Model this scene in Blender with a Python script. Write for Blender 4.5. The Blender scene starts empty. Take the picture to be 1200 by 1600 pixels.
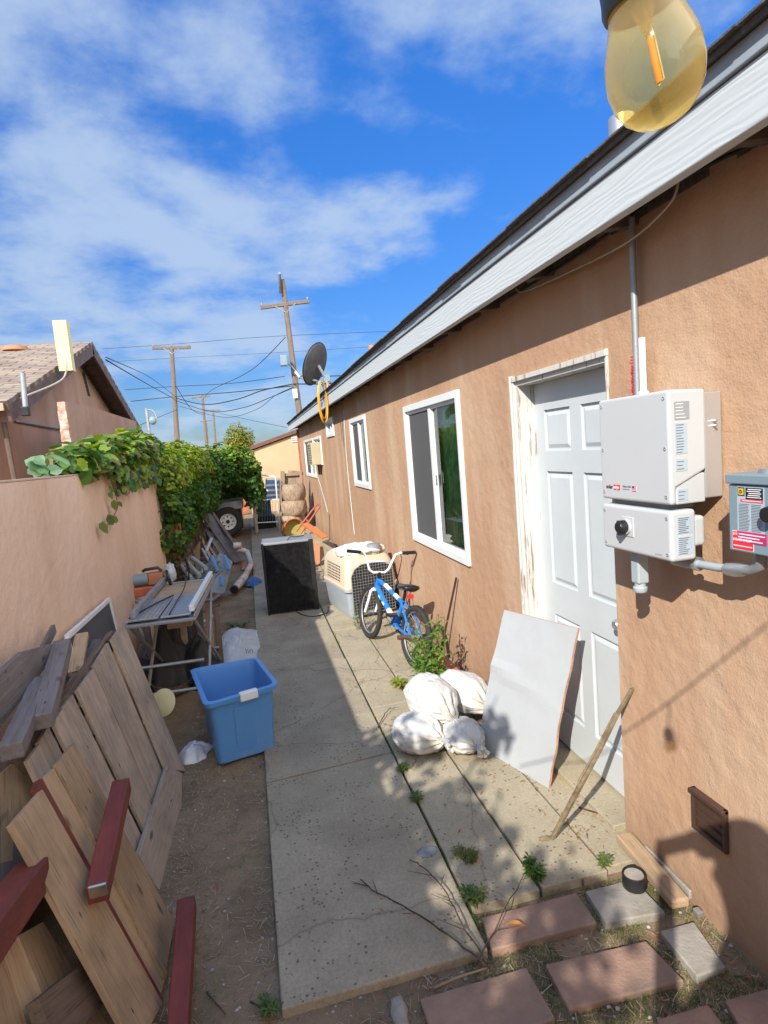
import bpy, math, random
import numpy as np
from mathutils import Vector, Matrix, noise
random.seed(7); rng = np.random.default_rng(7)
S = bpy.context.scene; COL = S.collection
R = math.radians
def V(*a): return Vector(a[0] if len(a) == 1 else a)

# ------------------------------------------------------------------ camera
F, YAW, PIT, ROL, H = 916.95, R(12.595), R(-6.283), R(-4.814), 1.804
_f = V(math.sin(YAW)*math.cos(PIT), math.cos(YAW)*math.cos(PIT), math.sin(PIT))
_r = V(math.cos(YAW), -math.sin(YAW), 0); _u = _r.cross(_f)
CR = math.cos(ROL)*_r + math.sin(ROL)*_u; CU = -math.sin(ROL)*_r + math.cos(ROL)*_u
CAM = V(0, 0, H)
cd = bpy.data.cameras.new('camera'); cam = bpy.data.objects.new('camera', cd); COL.objects.link(cam)
cd.sensor_fit = 'VERTICAL'; cd.sensor_height = 36; cd.lens = 36*F/1600
cd.clip_start = 0.02; cd.clip_end = 3000
m = Matrix((CR, CU, -_f)).transposed().to_4x4(); m.translation = CAM; cam.matrix_world = m
S.camera = cam
# ------------------------------------------------------------------ sky and sun
SUN = V(.509, .648, -.566).normalized()
wd = bpy.data.worlds.new('World'); S.world = wd; wd.use_nodes = True
nt = wd.node_tree; N = nt.nodes; L = nt.links; N.clear()
out = N.new('ShaderNodeOutputWorld'); bg = N.new('ShaderNodeBackground'); bg.inputs[1].default_value = .135
sky = N.new('ShaderNodeTexSky'); sky.sky_type = 'NISHITA'; sky.sun_disc = False
sky.sun_elevation = R(34.5); sky.sun_rotation = R(218.2); sky.air_density = 1.0; sky.dust_density = .6; sky.ozone_density = 2.2
tc = N.new('ShaderNodeTexCoord'); sep = N.new('ShaderNodeSeparateXYZ'); L.new(tc.outputs['Generated'], sep.inputs[0])
def mth(op, a, b=None, nodes=N, links=L):
    n = nodes.new('ShaderNodeMath'); n.operation = op
    for i, x in enumerate((a, b)):
        if x is None: continue
        if isinstance(x, (int, float)): n.inputs[i].default_value = x
        else: links.new(x, n.inputs[i])
    return n.outputs[0]
zz = mth('ADD', mth('MAXIMUM', sep.outputs[2], 0.0), .22)
cmb = N.new('ShaderNodeCombineXYZ'); L.new(mth('DIVIDE', sep.outputs[0], zz), cmb.inputs[0]); L.new(mth('DIVIDE', sep.outputs[1], zz), cmb.inputs[1])
cmb.inputs[2].default_value = 1.3
def noi(sc, det, rough, vec, dist=0):
    n = N.new('ShaderNodeTexNoise'); n.inputs['Scale'].default_value = sc; n.inputs['Detail'].default_value = det
    n.inputs['Roughness'].default_value = rough; n.inputs['Distortion'].default_value = dist; L.new(vec, n.inputs['Vector']); return n.outputs[0]
n1 = noi(1.35, 5, .5, cmb.outputs[0], .2); n2 = noi(5.5, 7, .62, cmb.outputs[0], .1)
cl = mth('ADD', mth('MULTIPLY', n1, .74), mth('MULTIPLY', n2, .26))
# a little more cloud to the west (left) than to the east
cl = mth('ADD', cl, mth('MULTIPLY', mth('SUBTRACT', sep.outputs[0], .12), -.16))
back = mth('MAXIMUM', mth('SUBTRACT', mth('SUBTRACT', mth('MULTIPLY', sep.outputs[0], .9), mth('MULTIPLY', sep.outputs[1], .75)), .3), 0.0)  # bright cloud added out of view, behind right, to lift the shaded side
cl = mth('ADD', cl, mth('MULTIPLY', back, .5))
cr = N.new('ShaderNodeValToRGB'); cr.color_ramp.elements[0].position = .46; cr.color_ramp.elements[1].position = .63
cr.color_ramp.interpolation = 'EASE'; L.new(cl, cr.inputs[0])
hs = N.new('ShaderNodeHueSaturation'); hs.inputs['Saturation'].default_value = 1.3; L.new(sky.outputs[0], hs.inputs['Color'])
hz = N.new('ShaderNodeValToRGB'); he = hz.color_ramp.elements; he[0].position = .0; he[0].color = (.24, .28, .39, 1); he[1].position = .58; he[1].color = (.46, .69, 1.0, 1); h3 = he.new(.76); h3.color = (.48, .7, 1.0, 1); h4 = he.new(1.0); h4.color = (4.5, 4.2, 3.9, 1)  # zenith above the view raised to brighten level surfaces
L.new(sep.outputs[2], hz.inputs[0]); mm_ = N.new('ShaderNodeMix'); mm_.data_type = 'RGBA'; mm_.blend_type = 'MULTIPLY'; mm_.inputs[0].default_value = 1
L.new(hs.outputs[0], mm_.inputs[6]); L.new(hz.outputs[0], mm_.inputs[7])
cc_ = N.new('ShaderNodeMix'); cc_.data_type = 'RGBA'; cc_.inputs[6].default_value = (2.15, 2.7, 3.5, 1); cc_.inputs[7].default_value = (17, 16.4, 15.6, 1); L.new(mth('MINIMUM', mth('MULTIPLY', back, 2.0), 1.0), cc_.inputs[0])
mx = N.new('ShaderNodeMix'); mx.data_type = 'RGBA'; L.new(cc_.outputs[2], mx.inputs[7])
L.new(mth('MULTIPLY', cr.outputs[0], .8), mx.inputs[0]); L.new(mm_.outputs[2], mx.inputs[6])
L.new(mx.outputs[2], bg.inputs[0]); L.new(bg.outputs[0], out.inputs[0])
sd = bpy.data.lights.new('sun', 'SUN'); sd.energy = 4.0; sd.angle = R(.53); sd.color = (1, .955, .88)
so = bpy.data.objects.new('sun', sd); COL.objects.link(so); so.rotation_euler = SUN.to_track_quat('-Z', 'Y').to_euler(); so.location = (-5, -6, 8)
S.view_settings.view_transform = 'Standard'; S.view_settings.look = 'None'; S.view_settings.gamma = 1
S.view_settings.use_curve_mapping = False; S.view_settings.exposure = .88
S.render.engine = 'CYCLES'

# ------------------------------------------------------------------ helpers
def ray(px, py): return (_f*F + CR*(px-600) - CU*(py-800)).normalized()
def at(px, py, ax, v):
    d = ray(px, py); i = 'xyz'.index(ax); return CAM + d*((v-CAM[i])/d[i])
def onp(px, py, P0, n):
    d = ray(px, py); return CAM + d*((P0-CAM).dot(n)/d.dot(n))
W = {}
def frame(o, x, up=V(0, 0, 1)):
    x = V(x).normalized(); y = V(up).cross(x)
    if y.length < 1e-4: y = V(0, 1, 0).cross(x)
    y.normalize(); z = x.cross(y); M_ = Matrix((x, y, z)).transposed().to_4x4(); M_.translation = o; return M_
def link(o, parent, Mw):
    COL.objects.link(o); W[o.name] = Mw
    if parent is not None:
        o.parent = parent; o.matrix_basis = W[parent.name].inverted() @ Mw
    else: o.matrix_basis = Mw
def tag(o, label=None, cat=None, group=None, kind=None):
    for k, v in (('label', label), ('category', cat), ('group', group), ('kind', kind)):
        if v: o[k] = v
    return o
def thing(name, loc, label, cat, group=None, rz=0):
    o = bpy.data.objects.new(name, None); o.empty_display_size = .1
    link(o, None, Matrix.Translation(V(loc)) @ Matrix.Rotation(rz, 4, 'Z')); return tag(o, label, cat, group)
class MB:
    def __init__(s): s.v = []; s.f = []; s.m = []
    def add(s, vs, fs, mi=0):
        b = len(s.v); s.v += [tuple(x) for x in vs]; s.f += [tuple(i+b for i in f) for f in fs]; s.m += [mi]*len(fs); return s
    def box(s, lo, hi, mi=0, M_=None):
        (a, b, c), (d, e, f) = lo, hi
        vs = [V(x, y, z) for x in (a, d) for y in (b, e) for z in (c, f)]
        if M_: vs = [M_ @ v for v in vs]
        return s.add(vs, [(0, 1, 3, 2), (4, 6, 7, 5), (0, 4, 5, 1), (2, 3, 7, 6), (0, 2, 6, 4), (1, 5, 7, 3)], mi)
    def prism(s, pts, off, mi=0, mside=None):
        n = len(pts); off = V(off); ps = [V(p) for p in pts]
        b = len(s.v); s.v += [tuple(p) for p in ps] + [tuple(p+off) for p in ps]
        s.f += [tuple(range(b, b+n)), tuple(range(b+2*n-1, b+n-1, -1))]; s.m += [mi, mi]
        for i in range(n):
            j = (i+1) % n; s.f.append((b+i, b+n+i, b+n+j, b+j)); s.m.append(mi if mside is None else mside)
        return s
    def tube(s, path, r, n=8, mi=0, cap=True, r2=None):
        path = [V(p) for p in path]; k = len(path); b = len(s.v); prev = None
        for i, p in enumerate(path):
            t = (path[min(i+1, k-1)] - path[max(i-1, 0)]).normalized()
            a = t.orthogonal().normalized() if prev is None else (prev - t*prev.dot(t)).normalized()
            prev = a; c = t.cross(a)
            rr = r[i] if isinstance(r, (list, tuple)) else (r if r2 is None else r+(r2-r)*i/(k-1))
            for j in range(n):
                an = 2*math.pi*j/n; s.v.append(tuple(p + (a*math.cos(an)+c*math.sin(an))*rr))
        for i in range(k-1):
            for j in range(n):
                q = (j+1) % n; s.f.append((b+i*n+j, b+i*n+q, b+(i+1)*n+q, b+(i+1)*n+j)); s.m.append(mi)
        if cap:
            s.f += [tuple(range(b+n-1, b-1, -1)), tuple(range(b+(k-1)*n, b+k*n))]; s.m += [mi, mi]
        return s
    def lathe(s, prof, M_=None, n=24, mi=0, closed=False):
        b = len(s.v); k = len(prof)
        for (r, z) in prof:
            for j in range(n):
                an = 2*math.pi*j/n; p = V(r*math.cos(an), r*math.sin(an), z); s.v.append(tuple(M_ @ p if M_ else p))
        rg = k if closed else k-1
        for i in range(rg):
            for j in range(n):
                q = (j+1) % n; i2 = (i+1) % k; s.f.append((b+i*n+j, b+i*n+q, b+i2*n+q, b+i2*n+j)); s.m.append(mi)
        return s
    def torus(s, R_, r, M_=None, n=32, k=8, mi=0):
        return s.lathe([(R_+r*math.cos(2*math.pi*i/k), r*math.sin(2*math.pi*i/k)) for i in range(k)], M_, n, mi, True)
    def blob(s, c, rad, disp=None, n=24, k=14, mi=0, M_=None):
        b = len(s.v)
        for i in range(k+1):
            th = math.pi*i/k
            for j in range(n):
                ph = 2*math.pi*j/n; d = V(math.sin(th)*math.cos(ph), math.sin(th)*math.sin(ph), math.cos(th))
                q = disp(d, ph, th) if disp else 1
                p = V(d.x*rad[0]*q, d.y*rad[1]*q, d.z*rad[2]*q)
                if M_: p = M_ @ p
                s.v.append(tuple(p + V(c)))
        for i in range(k):
            for j in range(n):
                q = (j+1) % n; s.f.append((b+i*n+j, b+(i+1)*n+j, b+(i+1)*n+q, b+i*n+q)); s.m.append(mi)
        return s
    def build(s, name, mats, parent=None, fr=None, smooth=False, bevel=0, sub=0, seg=2):
        if not isinstance(mats, (list, tuple)): mats = [mats]
        a = np.array(s.v, float)
        if fr is None:
            fr = Matrix.Translation(V((a[:, 0].min()+a[:, 0].max())/2, (a[:, 1].min()+a[:, 1].max())/2, a[:, 2].min()))
        Mi = np.array(fr.inverted()); a = a @ Mi[:3, :3].T + Mi[:3, 3]
        me = bpy.data.meshes.new(name); me.from_pydata(a.tolist(), [], s.f)
        for x in mats: me.materials.append(x)
        if len(mats) > 1: me.polygons.foreach_set('material_index', s.m)
        if smooth:
            me.polygons.foreach_set('use_smooth', [True]*len(me.polygons))
            if smooth != 'all':
                try: me.set_sharp_from_angle(angle=R(45))
                except Exception: pass
        me.update(); o = bpy.data.objects.new(name, me); link(o, parent, fr)
        if bevel:
            md = o.modifiers.new('b', 'BEVEL'); md.width = bevel; md.segments = seg; md.limit_method = 'ANGLE'; md.angle_limit = R(40)
        if sub:
            md = o.modifiers.new('s', 'SUBSURF'); md.levels = sub; md.render_levels = sub
        return o
def board(name, a, b, w, t, mat, parent=None, up=V(0, 0, 1), bevel=.003, rough=.0):
    "a box from a to b; w across, t along up; centred on the line"
    a, b = V(a), V(b); fr = frame(a, b-a, up); l = (b-a).length; mb = MB()
    n = max(1, int(l/.15)); vs = []; fs = []
    for i in range(n+1):
        x = l*i/n; wob = [random.uniform(-rough, rough) for _ in range(4)]
        vs += [V(x, -w/2+wob[0], -t/2), V(x, w/2+wob[1], -t/2), V(x, w/2+wob[1], t/2), V(x, -w/2+wob[0], t/2)]
        if i:
            q = 4*i
            for j in range(4): fs.append((q-4+j, q-4+(j+1) % 4, q+(j+1) % 4, q+j))
    fs += [(3, 2, 1, 0), (4*n, 4*n+1, 4*n+2, 4*n+3)]
    mb.add([fr @ v for v in vs], fs)
    return mb.build(name, mat, parent, fr=fr, bevel=bevel)
def slab(name, pts, n, t, mat, parent=None, bevel=.002, dirn=None):
    pts = [V(p) for p in pts]; n = V(n).normalized()
    fr = frame(pts[0], dirn if dirn is not None else pts[-1]-pts[0], n)
    return MB().prism(pts, -n*t).build(name, mat, parent, fr=fr, bevel=bevel)
def text(name, s, size, M_, mat, parent, ext=.0003, bold=0, sx=1):
    cu = bpy.data.curves.new(name, 'FONT'); cu.body = s; cu.size = size; cu.extrude = ext; cu.offset = bold; cu.align_x = 'LEFT'
    tmp = bpy.data.objects.new(name+'_t', cu); COL.objects.link(tmp); bpy.context.view_layer.update()
    me = bpy.data.meshes.new_from_object(tmp); bpy.data.objects.remove(tmp); bpy.data.curves.remove(cu)
    if sx != 1: me.transform(Matrix.Diagonal((sx, 1, 1, 1)))
    me.materials.clear(); me.materials.append(mat); me.name = name
    o = bpy.data.objects.new(name, me); link(o, parent, M_); return o

# ------------------------------------------------------------------ materials
def newmat(name):
    m_ = bpy.data.materials.new(name); m_.use_nodes = True; t = m_.node_tree
    return m_, t.nodes, t.links, t.nodes['Principled BSDF']
def NN(n, l, typ, **kw):
    x = n.new(typ)
    for k, v in kw.items():
        if k[0] == '_': setattr(x, k[1:], v)
        else:
            key = int(k[1:]) if k[0] == 'i' and k[1:].isdigit() else k.replace('_', ' ')
            if hasattr(v, 'is_output'): l.new(v, x.inputs[key])
            else: x.inputs[key].default_value = v
    return x
def c4(c): return (c[0], c[1], c[2], 1)
def mix(n, l, fac, a, b, blend='MIX'):
    x = n.new('ShaderNodeMix'); x.data_type = 'RGBA'; x.blend_type = blend
    for i, v in ((0, fac), (6, a), (7, b)):
        if hasattr(v, 'is_output'): l.new(v, x.inputs[i])
        elif i == 0: x.inputs[0].default_value = v
        else: x.inputs[i].default_value = c4(v)
    return x.outputs[2]
def ramp(n, l, fac, p0, p1, a=(0, 0, 0), b=(1, 1, 1)):
    x = n.new('ShaderNodeValToRGB'); x.color_ramp.elements[0].position = p0; x.color_ramp.elements[1].position = p1
    x.color_ramp.elements[0].color = c4(a); x.color_ramp.elements[1].color = c4(b); l.new(fac, x.inputs[0]); return x.outputs[0]
def M(name, a, b=None, scale=6, rough=.7, metal=0, bump=.15, bscale=80, stretch=(1, 1, 1), dirt=None, damt=.5, dscale=2.5, spec=.4, rvar=.1, bdist=.002):
    m_, n, l, p = newmat(name)
    tcx = n.new('ShaderNodeTexCoord'); mp = NN(n, l, 'ShaderNodeMapping', Vector=tcx.outputs['Object'], Scale=stretch)
    b = b or tuple(x*.75 for x in a)
    nz = NN(n, l, 'ShaderNodeTexNoise', Vector=mp.outputs[0], Scale=scale, Detail=6., Roughness=.6)
    col = mix(n, l, ramp(n, l, nz.outputs[0], .35, .65), a, b)
    if dirt:
        nd = NN(n, l, 'ShaderNodeTexNoise', Vector=mp.outputs[0], Scale=dscale, Detail=8., Roughness=.7)
        f = ramp(n, l, nd.outputs[0], .48, .72); mm = n.new('ShaderNodeMath'); mm.operation = 'MULTIPLY'; l.new(f, mm.inputs[0]); mm.inputs[1].default_value = damt
        col = mix(n, l, mm.outputs[0], col, dirt)
    l.new(col, p.inputs['Base Color'])
    p.inputs['Metallic'].default_value = metal; p.inputs['Specular IOR Level'].default_value = spec
    l.new(ramp(n, l, nz.outputs[0], .3, .7, (rough-rvar,)*3, (min(1, rough+rvar),)*3), p.inputs['Roughness'])
    if bump:
        nb = NN(n, l, 'ShaderNodeTexNoise', Vector=mp.outputs[0], Scale=bscale, Detail=4., Roughness=.6)
        bp = NN(n, l, 'ShaderNodeBump', Height=nb.outputs[0], Strength=bump, Distance=bdist*4); l.new(bp.outputs[0], p.inputs['Normal'])
    return m_
def wood(name, a, b, c=None, knots=True, rough=.75, sc=1., stain=.5):
    "grain runs along local X"
    m_, n, l, p = newmat(name)
    tcx = n.new('ShaderNodeTexCoord'); oi = n.new('ShaderNodeObjectInfo')
    ad = NN(n, l, 'ShaderNodeVectorMath', _operation='ADD', i0=tcx.outputs['Object'])
    sc_ = NN(n, l, 'ShaderNodeVectorMath', _operation='SCALE'); sc_.inputs[0].default_value = (7, 13, 5); l.new(oi.outputs['Random'], sc_.inputs['Scale']); l.new(sc_.outputs[0], ad.inputs[1])
    mp = NN(n, l, 'ShaderNodeMapping', Vector=ad.outputs[0], Scale=(1.2*sc, 22*sc, 22*sc))
    wv = NN(n, l, 'ShaderNodeTexNoise', Vector=mp.outputs[0], Scale=1.6, Detail=8., Roughness=.65, Distortion=.6)
    col = mix(n, l, ramp(n, l, wv.outputs[0], .3, .7), a, b)
    n2_ = NN(n, l, 'ShaderNodeTexNoise', Vector=ad.outputs[0], Scale=4., Detail=6., Roughness=.65)
    col = mix(n, l, ramp(n, l, n2_.outputs[0], .45, .75, (0,)*3, (stain,)*3), col, c or tuple(x*.45 for x in b))
    mp3 = NN(n, l, 'ShaderNodeMapping', Vector=ad.outputs[0], Scale=(3, 90, 90))
    n3 = NN(n, l, 'ShaderNodeTexNoise', Vector=mp3.outputs[0], Scale=2., Detail=3.)
    col = mix(n, l, ramp(n, l, n3.outputs[0], .57, .70, (0,)*3, (.6,)*3), col, tuple(x*.3 for x in b))
    if knots:
        mp2 = NN(n, l, 'ShaderNodeMapping', Vector=ad.outputs[0], Scale=(3.2, 7, 7))
        vo = NN(n, l, 'ShaderNodeTexVoronoi', Vector=mp2.outputs[0], Scale=1.)
        col = mix(n, l, ramp(n, l, vo.outputs['Distance'], .06, .13, (.8,)*3, (0,)*3), col, tuple(x*.22 for x in b))
    mpn = NN(n, l, 'ShaderNodeMapping', Vector=ad.outputs[0], Scale=(5, 16, 16)); vn = NN(n, l, 'ShaderNodeTexVoronoi', Vector=mpn.outputs[0], Scale=1.)
    col = mix(n, l, ramp(n, l, vn.outputs['Distance'], .05, .075, (.85,)*3, (0,)*3), col, (.03, .025, .02))
    hv = NN(n, l, 'ShaderNodeHueSaturation', Color=col); mr = NN(n, l, 'ShaderNodeMapRange', i0=oi.outputs['Random'], i3=.75, i4=1.2); l.new(mr.outputs[0], hv.inputs['Value'])
    l.new(hv.outputs[0], p.inputs['Base Color']); p.inputs['Roughness'].default_value = rough; p.inputs['Specular IOR Level'].default_value = .25
    bp = NN(n, l, 'ShaderNodeBump', Height=wv.outputs[0], Strength=.5, Distance=.004)
    b2 = NN(n, l, 'ShaderNodeBump', Height=n3.outputs[0], Strength=.35, Distance=.003, Normal=bp.outputs[0]); l.new(b2.outputs[0], p.inputs['Normal'])
    return m_
def leafmat(name, cols, trans=.35, rough=.45):
    m_, n, l, p = newmat(name); g = n.new('ShaderNodeNewGeometry')
    rp = n.new('ShaderNodeValToRGB'); l.new(g.outputs['Random Per Island'], rp.inputs[0]); e = rp.color_ramp.elements
    while len(e) < len(cols): e.new(.5)
    for i, c in enumerate(cols): e[i].position = i/(len(cols)-1); e[i].color = c4(c)
    l.new(rp.outputs[0], p.inputs['Base Color']); p.inputs['Roughness'].default_value = rough; p.inputs['Specular IOR Level'].default_value = .35
    tr = n.new('ShaderNodeBsdfTranslucent'); hv = NN(n, l, 'ShaderNodeHueSaturation', Color=rp.outputs[0], Value=1.8, Saturation=1.1, Hue=.485); l.new(hv.outputs[0], tr.inputs[0])
    mxs = n.new('ShaderNodeMixShader'); mxs.inputs[0].default_value = trans; l.new(p.outputs[0], mxs.inputs[1]); l.new(tr.outputs[0], mxs.inputs[2])
    l.new(mxs.outputs[0], n['Material Output'].inputs[0]); return m_
def stucco(name, a, b, pale, fine=1.0, stain=(.27, .17, .11), bump=.36):
    m_, n, l, p = newmat(name); g = n.new('ShaderNodeNewGeometry'); pos = g.outputs['Position']
    nz = NN(n, l, 'ShaderNodeTexNoise', Vector=pos, Scale=1.1, Detail=7., Roughness=.6)
    col = mix(n, l, ramp(n, l, nz.outputs[0], .38, .62), a, b)
    mp = NN(n, l, 'ShaderNodeMapping', Vector=pos, Scale=(1, 1.6, .45))
    n2_ = NN(n, l, 'ShaderNodeTexNoise', Vector=mp.outputs[0], Scale=1.3, Detail=5., Roughness=.55)
    col = mix(n, l, ramp(n, l, n2_.outputs[0], .46, .66, (0,)*3, (.8,)*3), col, pale)
    mq = NN(n, l, 'ShaderNodeMapping', Vector=pos, Scale=(1, 2.2, .6)); nq = NN(n, l, 'ShaderNodeTexNoise', Vector=mq.outputs[0], Scale=1.1, Detail=6., Roughness=.7)
    col = mix(n, l, ramp(n, l, nq.outputs[0], .52, .75, (0,)*3, (.22,)*3), col, stain)
    # streaky damp band near the ground: dirt that stays put
    sx = NN(n, l, 'ShaderNodeSeparateXYZ', i0=pos)
    mp2 = NN(n, l, 'ShaderNodeMapping', Vector=pos, Scale=(1, 3, .8)); n3 = NN(n, l, 'ShaderNodeTexNoise', Vector=mp2.outputs[0], Scale=1.6, Detail=6.)
    hgt = mth('ADD', mth('MULTIPLY', sx.outputs[2], 1.6, n, l), n3.outputs[0], n, l)
    col = mix(n, l, ramp(n, l, hgt, .52, 1.2, (.65,)*3, (0,)*3), col, stain)
    sp = NN(n, l, 'ShaderNodeTexNoise', Vector=pos, Scale=260*fine, Detail=2.)
    col = mix(n, l, ramp(n, l, sp.outputs[0], .35, .75, (0,)*3, (.25,)*3), col, tuple(x*.6 for x in b))
    l.new(col, p.inputs['Base Color']); p.inputs['Roughness'].default_value = .93; p.inputs['Specular IOR Level'].default_value = .15
    nb = NN(n, l, 'ShaderNodeTexNoise', Vector=pos, Scale=130*fine, Detail=3., Roughness=.6)
    nc = NN(n, l, 'ShaderNodeTexNoise', Vector=pos, Scale=14, Detail=3.)
    bp = NN(n, l, 'ShaderNodeBump', Height=nb.outputs[0], Strength=bump, Distance=.006)
    b2 = NN(n, l, 'ShaderNodeBump', Height=nc.outputs[0], Strength=.4, Distance=.02, Normal=bp.outputs[0]); l.new(b2.outputs[0], p.inputs['Normal'])
    return m_
def concrete(name, a, b, spot=.6, dark=(.1, .075, .055)):
    m_, n, l, p = newmat(name); g = n.new('ShaderNodeNewGeometry'); pos = g.outputs['Position']
    nz = NN(n, l, 'ShaderNodeTexNoise', Vector=pos, Scale=2.2, Detail=8., Roughness=.65)
    col = mix(n, l, ramp(n, l, nz.outputs[0], .35, .65), a, b)
    nf = NN(n, l, 'ShaderNodeTexNoise', Vector=pos, Scale=70., Detail=3., Roughness=.8)
    col = mix(n, l, ramp(n, l, nf.outputs[0], .38, .7, (0,)*3, (.5,)*3), col, tuple(x*.55 for x in b))
    # pits and dark aggregate in patches
    mpp = NN(n, l, 'ShaderNodeMapping', Vector=pos, Scale=(1, 1, .3))
    nd = NN(n, l, 'ShaderNodeTexNoise', Vector=mpp.outputs[0], Scale=3.4, Detail=2.)
    vo = NN(n, l, 'ShaderNodeTexVoronoi', Vector=mpp.outputs[0], Scale=48., Randomness=1.)
    rnd = NN(n, l, 'ShaderNodeSeparateColor', i0=vo.outputs['Color'])
    pit = mth('MULTIPLY', mth('LESS_THAN', vo.outputs['Distance'], .27, n, l), mth('LESS_THAN', rnd.outputs[0], mth('MULTIPLY', ramp(n, l, nd.outputs[0], .42, .62), spot, n, l), n, l), n, l)
    col = mix(n, l, mth('MULTIPLY', pit, .75, n, l), col, dark)
    vo2 = NN(n, l, 'ShaderNodeTexVoronoi', Vector=mpp.outputs[0], Scale=120.)
    col = mix(n, l, ramp(n, l, vo2.outputs['Distance'], .1, .22, (.3,)*3, (0,)*3), col, (.5, .46, .4))
    # hairline cracks
    nw = NN(n, l, 'ShaderNodeTexNoise', Vector=pos, Scale=3., Detail=4.); vw = NN(n, l, 'ShaderNodeVectorMath', _operation='ADD', i0=pos)
    vs = NN(n, l, 'ShaderNodeVectorMath', _operation='SCALE', i0=nw.outputs['Color'], Scale=.25); l.new(vs.outputs[0], vw.inputs[1])
    ve = NN(n, l, 'ShaderNodeTexVoronoi', _feature='DISTANCE_TO_EDGE', Vector=vw.outputs[0], Scale=.8)
    crk = ramp(n, l, ve.outputs['Distance'], .001, .005, (.45,)*3, (0,)*3); col = mix(n, l, crk, col, dark)
    l.new(col, p.inputs['Base Color']); p.inputs['Roughness'].default_value = .9; p.inputs['Specular IOR Level'].default_value = .2
    hh = mth('SUBTRACT', nf.outputs[0], mth('MULTIPLY', pit, 1.2, n, l), n, l)
    bp = NN(n, l, 'ShaderNodeBump', Height=hh, Strength=.5, Distance=.004); l.new(bp.outputs[0], p.inputs['Normal']); return m_

def dirtmat():
    m_, n, l, p = newmat('dirt'); g = n.new('ShaderNodeNewGeometry'); pos = g.outputs['Position']
    nz = NN(n, l, 'ShaderNodeTexNoise', Vector=pos, Scale=3., Detail=9., Roughness=.7)
    col = mix(n, l, ramp(n, l, nz.outputs[0], .35, .65), (.31, .22, .135), (.17, .12, .075))
    ng = NN(n, l, 'ShaderNodeTexNoise', Vector=pos, Scale=5., Detail=6., Roughness=.7)
    col = mix(n, l, ramp(n, l, ng.outputs[0], .55, .7, (0,)*3, (.6,)*3), col, (.11, .12, .045))
    vo = NN(n, l, 'ShaderNodeTexVoronoi', Vector=pos, Scale=85.)
    rn = NN(n, l, 'ShaderNodeSeparateColor', i0=vo.outputs['Color'])
    peb = mth('MULTIPLY', ramp(n, l, vo.outputs['Distance'], .2, .35, (1,)*3, (0,)*3), mth('GREATER_THAN', rn.outputs[1], .7, n, l), n, l)
    col = mix(n, l, mth('MULTIPLY', peb, .6, n, l), col, (.4, .33, .25))
    l.new(col, p.inputs['Base Color']); p.inputs['Roughness'].default_value = .95; p.inputs['Specular IOR Level'].default_value = .1
    nf = NN(n, l, 'ShaderNodeTexNoise', Vector=pos, Scale=60., Detail=5., Roughness=.8)
    bp = NN(n, l, 'ShaderNodeBump', Height=mth('ADD', nf.outputs[0], peb, n, l), Strength=.8, Distance=.01); l.new(bp.outputs[0], p.inputs['Normal']); return m_

STU = stucco('tan_stucco', (.47, .295, .185), (.42, .255, .158), (.54, .39, .265))
STUL = stucco('smooth_tan_stucco', (.74, .52, .37), (.69, .47, .33), (.78, .57, .42), .8, bump=.25)
STUN = stucco('brown_stucco', (.42, .27, .20), (.35, .22, .16), (.46, .32, .25), .7)
CON = concrete('concrete', (.41, .345, .24), (.27, .225, .155))
CON2 = concrete('smooth_concrete', (.42, .355, .245), (.33, .28, .19), .3)
DIRT = dirtmat()
BRICK = M('red_paver', (.32, .20, .14), (.23, .145, .105), 9, .9, bump=.5, bscale=90, dirt=(.22, .17, .13), damt=.8, dscale=6)
GREYP = M('grey_paver', (.34, .31, .26), (.25, .22, .18), 9, .9, bump=.4, dirt=(.15, .14, .09), damt=.5)
WHITE = M('white_paint', (.51, .55, .56), (.47, .51, .52), 3, .45, bump=.05, dirt=(.5, .47, .42), damt=.25)
VINYL = M('white_vinyl', (.70, .71, .70), (.64, .65, .64), 3, .4, bump=.02, dirt=(.55, .5, .42), damt=.2)
def peelmat():
    m_, n, l, p = newmat('peeling_paint'); g = n.new('ShaderNodeNewGeometry')
    mp = NN(n, l, 'ShaderNodeMapping', Vector=g.outputs['Position'], Scale=(30, 30, 2.2)); nz = NN(n, l, 'ShaderNodeTexNoise', Vector=mp.outputs[0], Scale=1.2, Detail=6., Roughness=.7)
    col = mix(n, l, ramp(n, l, nz.outputs[0], .56, .60), (.54, .53, .49), (.28, .20, .14)); l.new(col, p.inputs['Base Color']); p.inputs['Roughness'].default_value = .7
    bp = NN(n, l, 'ShaderNodeBump', Height=nz.outputs[0], Strength=.6, Distance=.006); l.new(bp.outputs[0], p.inputs['Normal']); return m_
PEEL = peelmat()
def fasciamat():
    m_, n, l, p = newmat('white_rough_sawn'); g = n.new('ShaderNodeNewGeometry')
    mp = NN(n, l, 'ShaderNodeMapping', Vector=g.outputs['Position'], Scale=(30, .9, 34)); nz = NN(n, l, 'ShaderNodeTexNoise', Vector=mp.outputs[0], Scale=1.5, Detail=7., Roughness=.65, Distortion=1.2)
    col = mix(n, l, ramp(n, l, nz.outputs[0], .3, .7), (.46, .50, .515), (.485, .525, .54)); l.new(col, p.inputs['Base Color']); p.inputs['Roughness'].default_value = .6
    mp2 = NN(n, l, 'ShaderNodeMapping', Vector=g.outputs['Position'], Scale=(5, 1.3, 9)); wv = NN(n, l, 'ShaderNodeTexWave', Vector=mp2.outputs[0], Scale=1.6, Distortion=14., Detail=3., _bands_direction='Z')
    bp = NN(n, l, 'ShaderNodeBump', Height=nz.outputs[0], Strength=.2, Distance=.002)
    b2 = NN(n, l, 'ShaderNodeBump', Height=wv.outputs[1], Strength=.2, Distance=.004, Normal=bp.outputs[0]); l.new(b2.outputs[0], p.inputs['Normal']); return m_
FASC = fasciamat()
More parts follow.
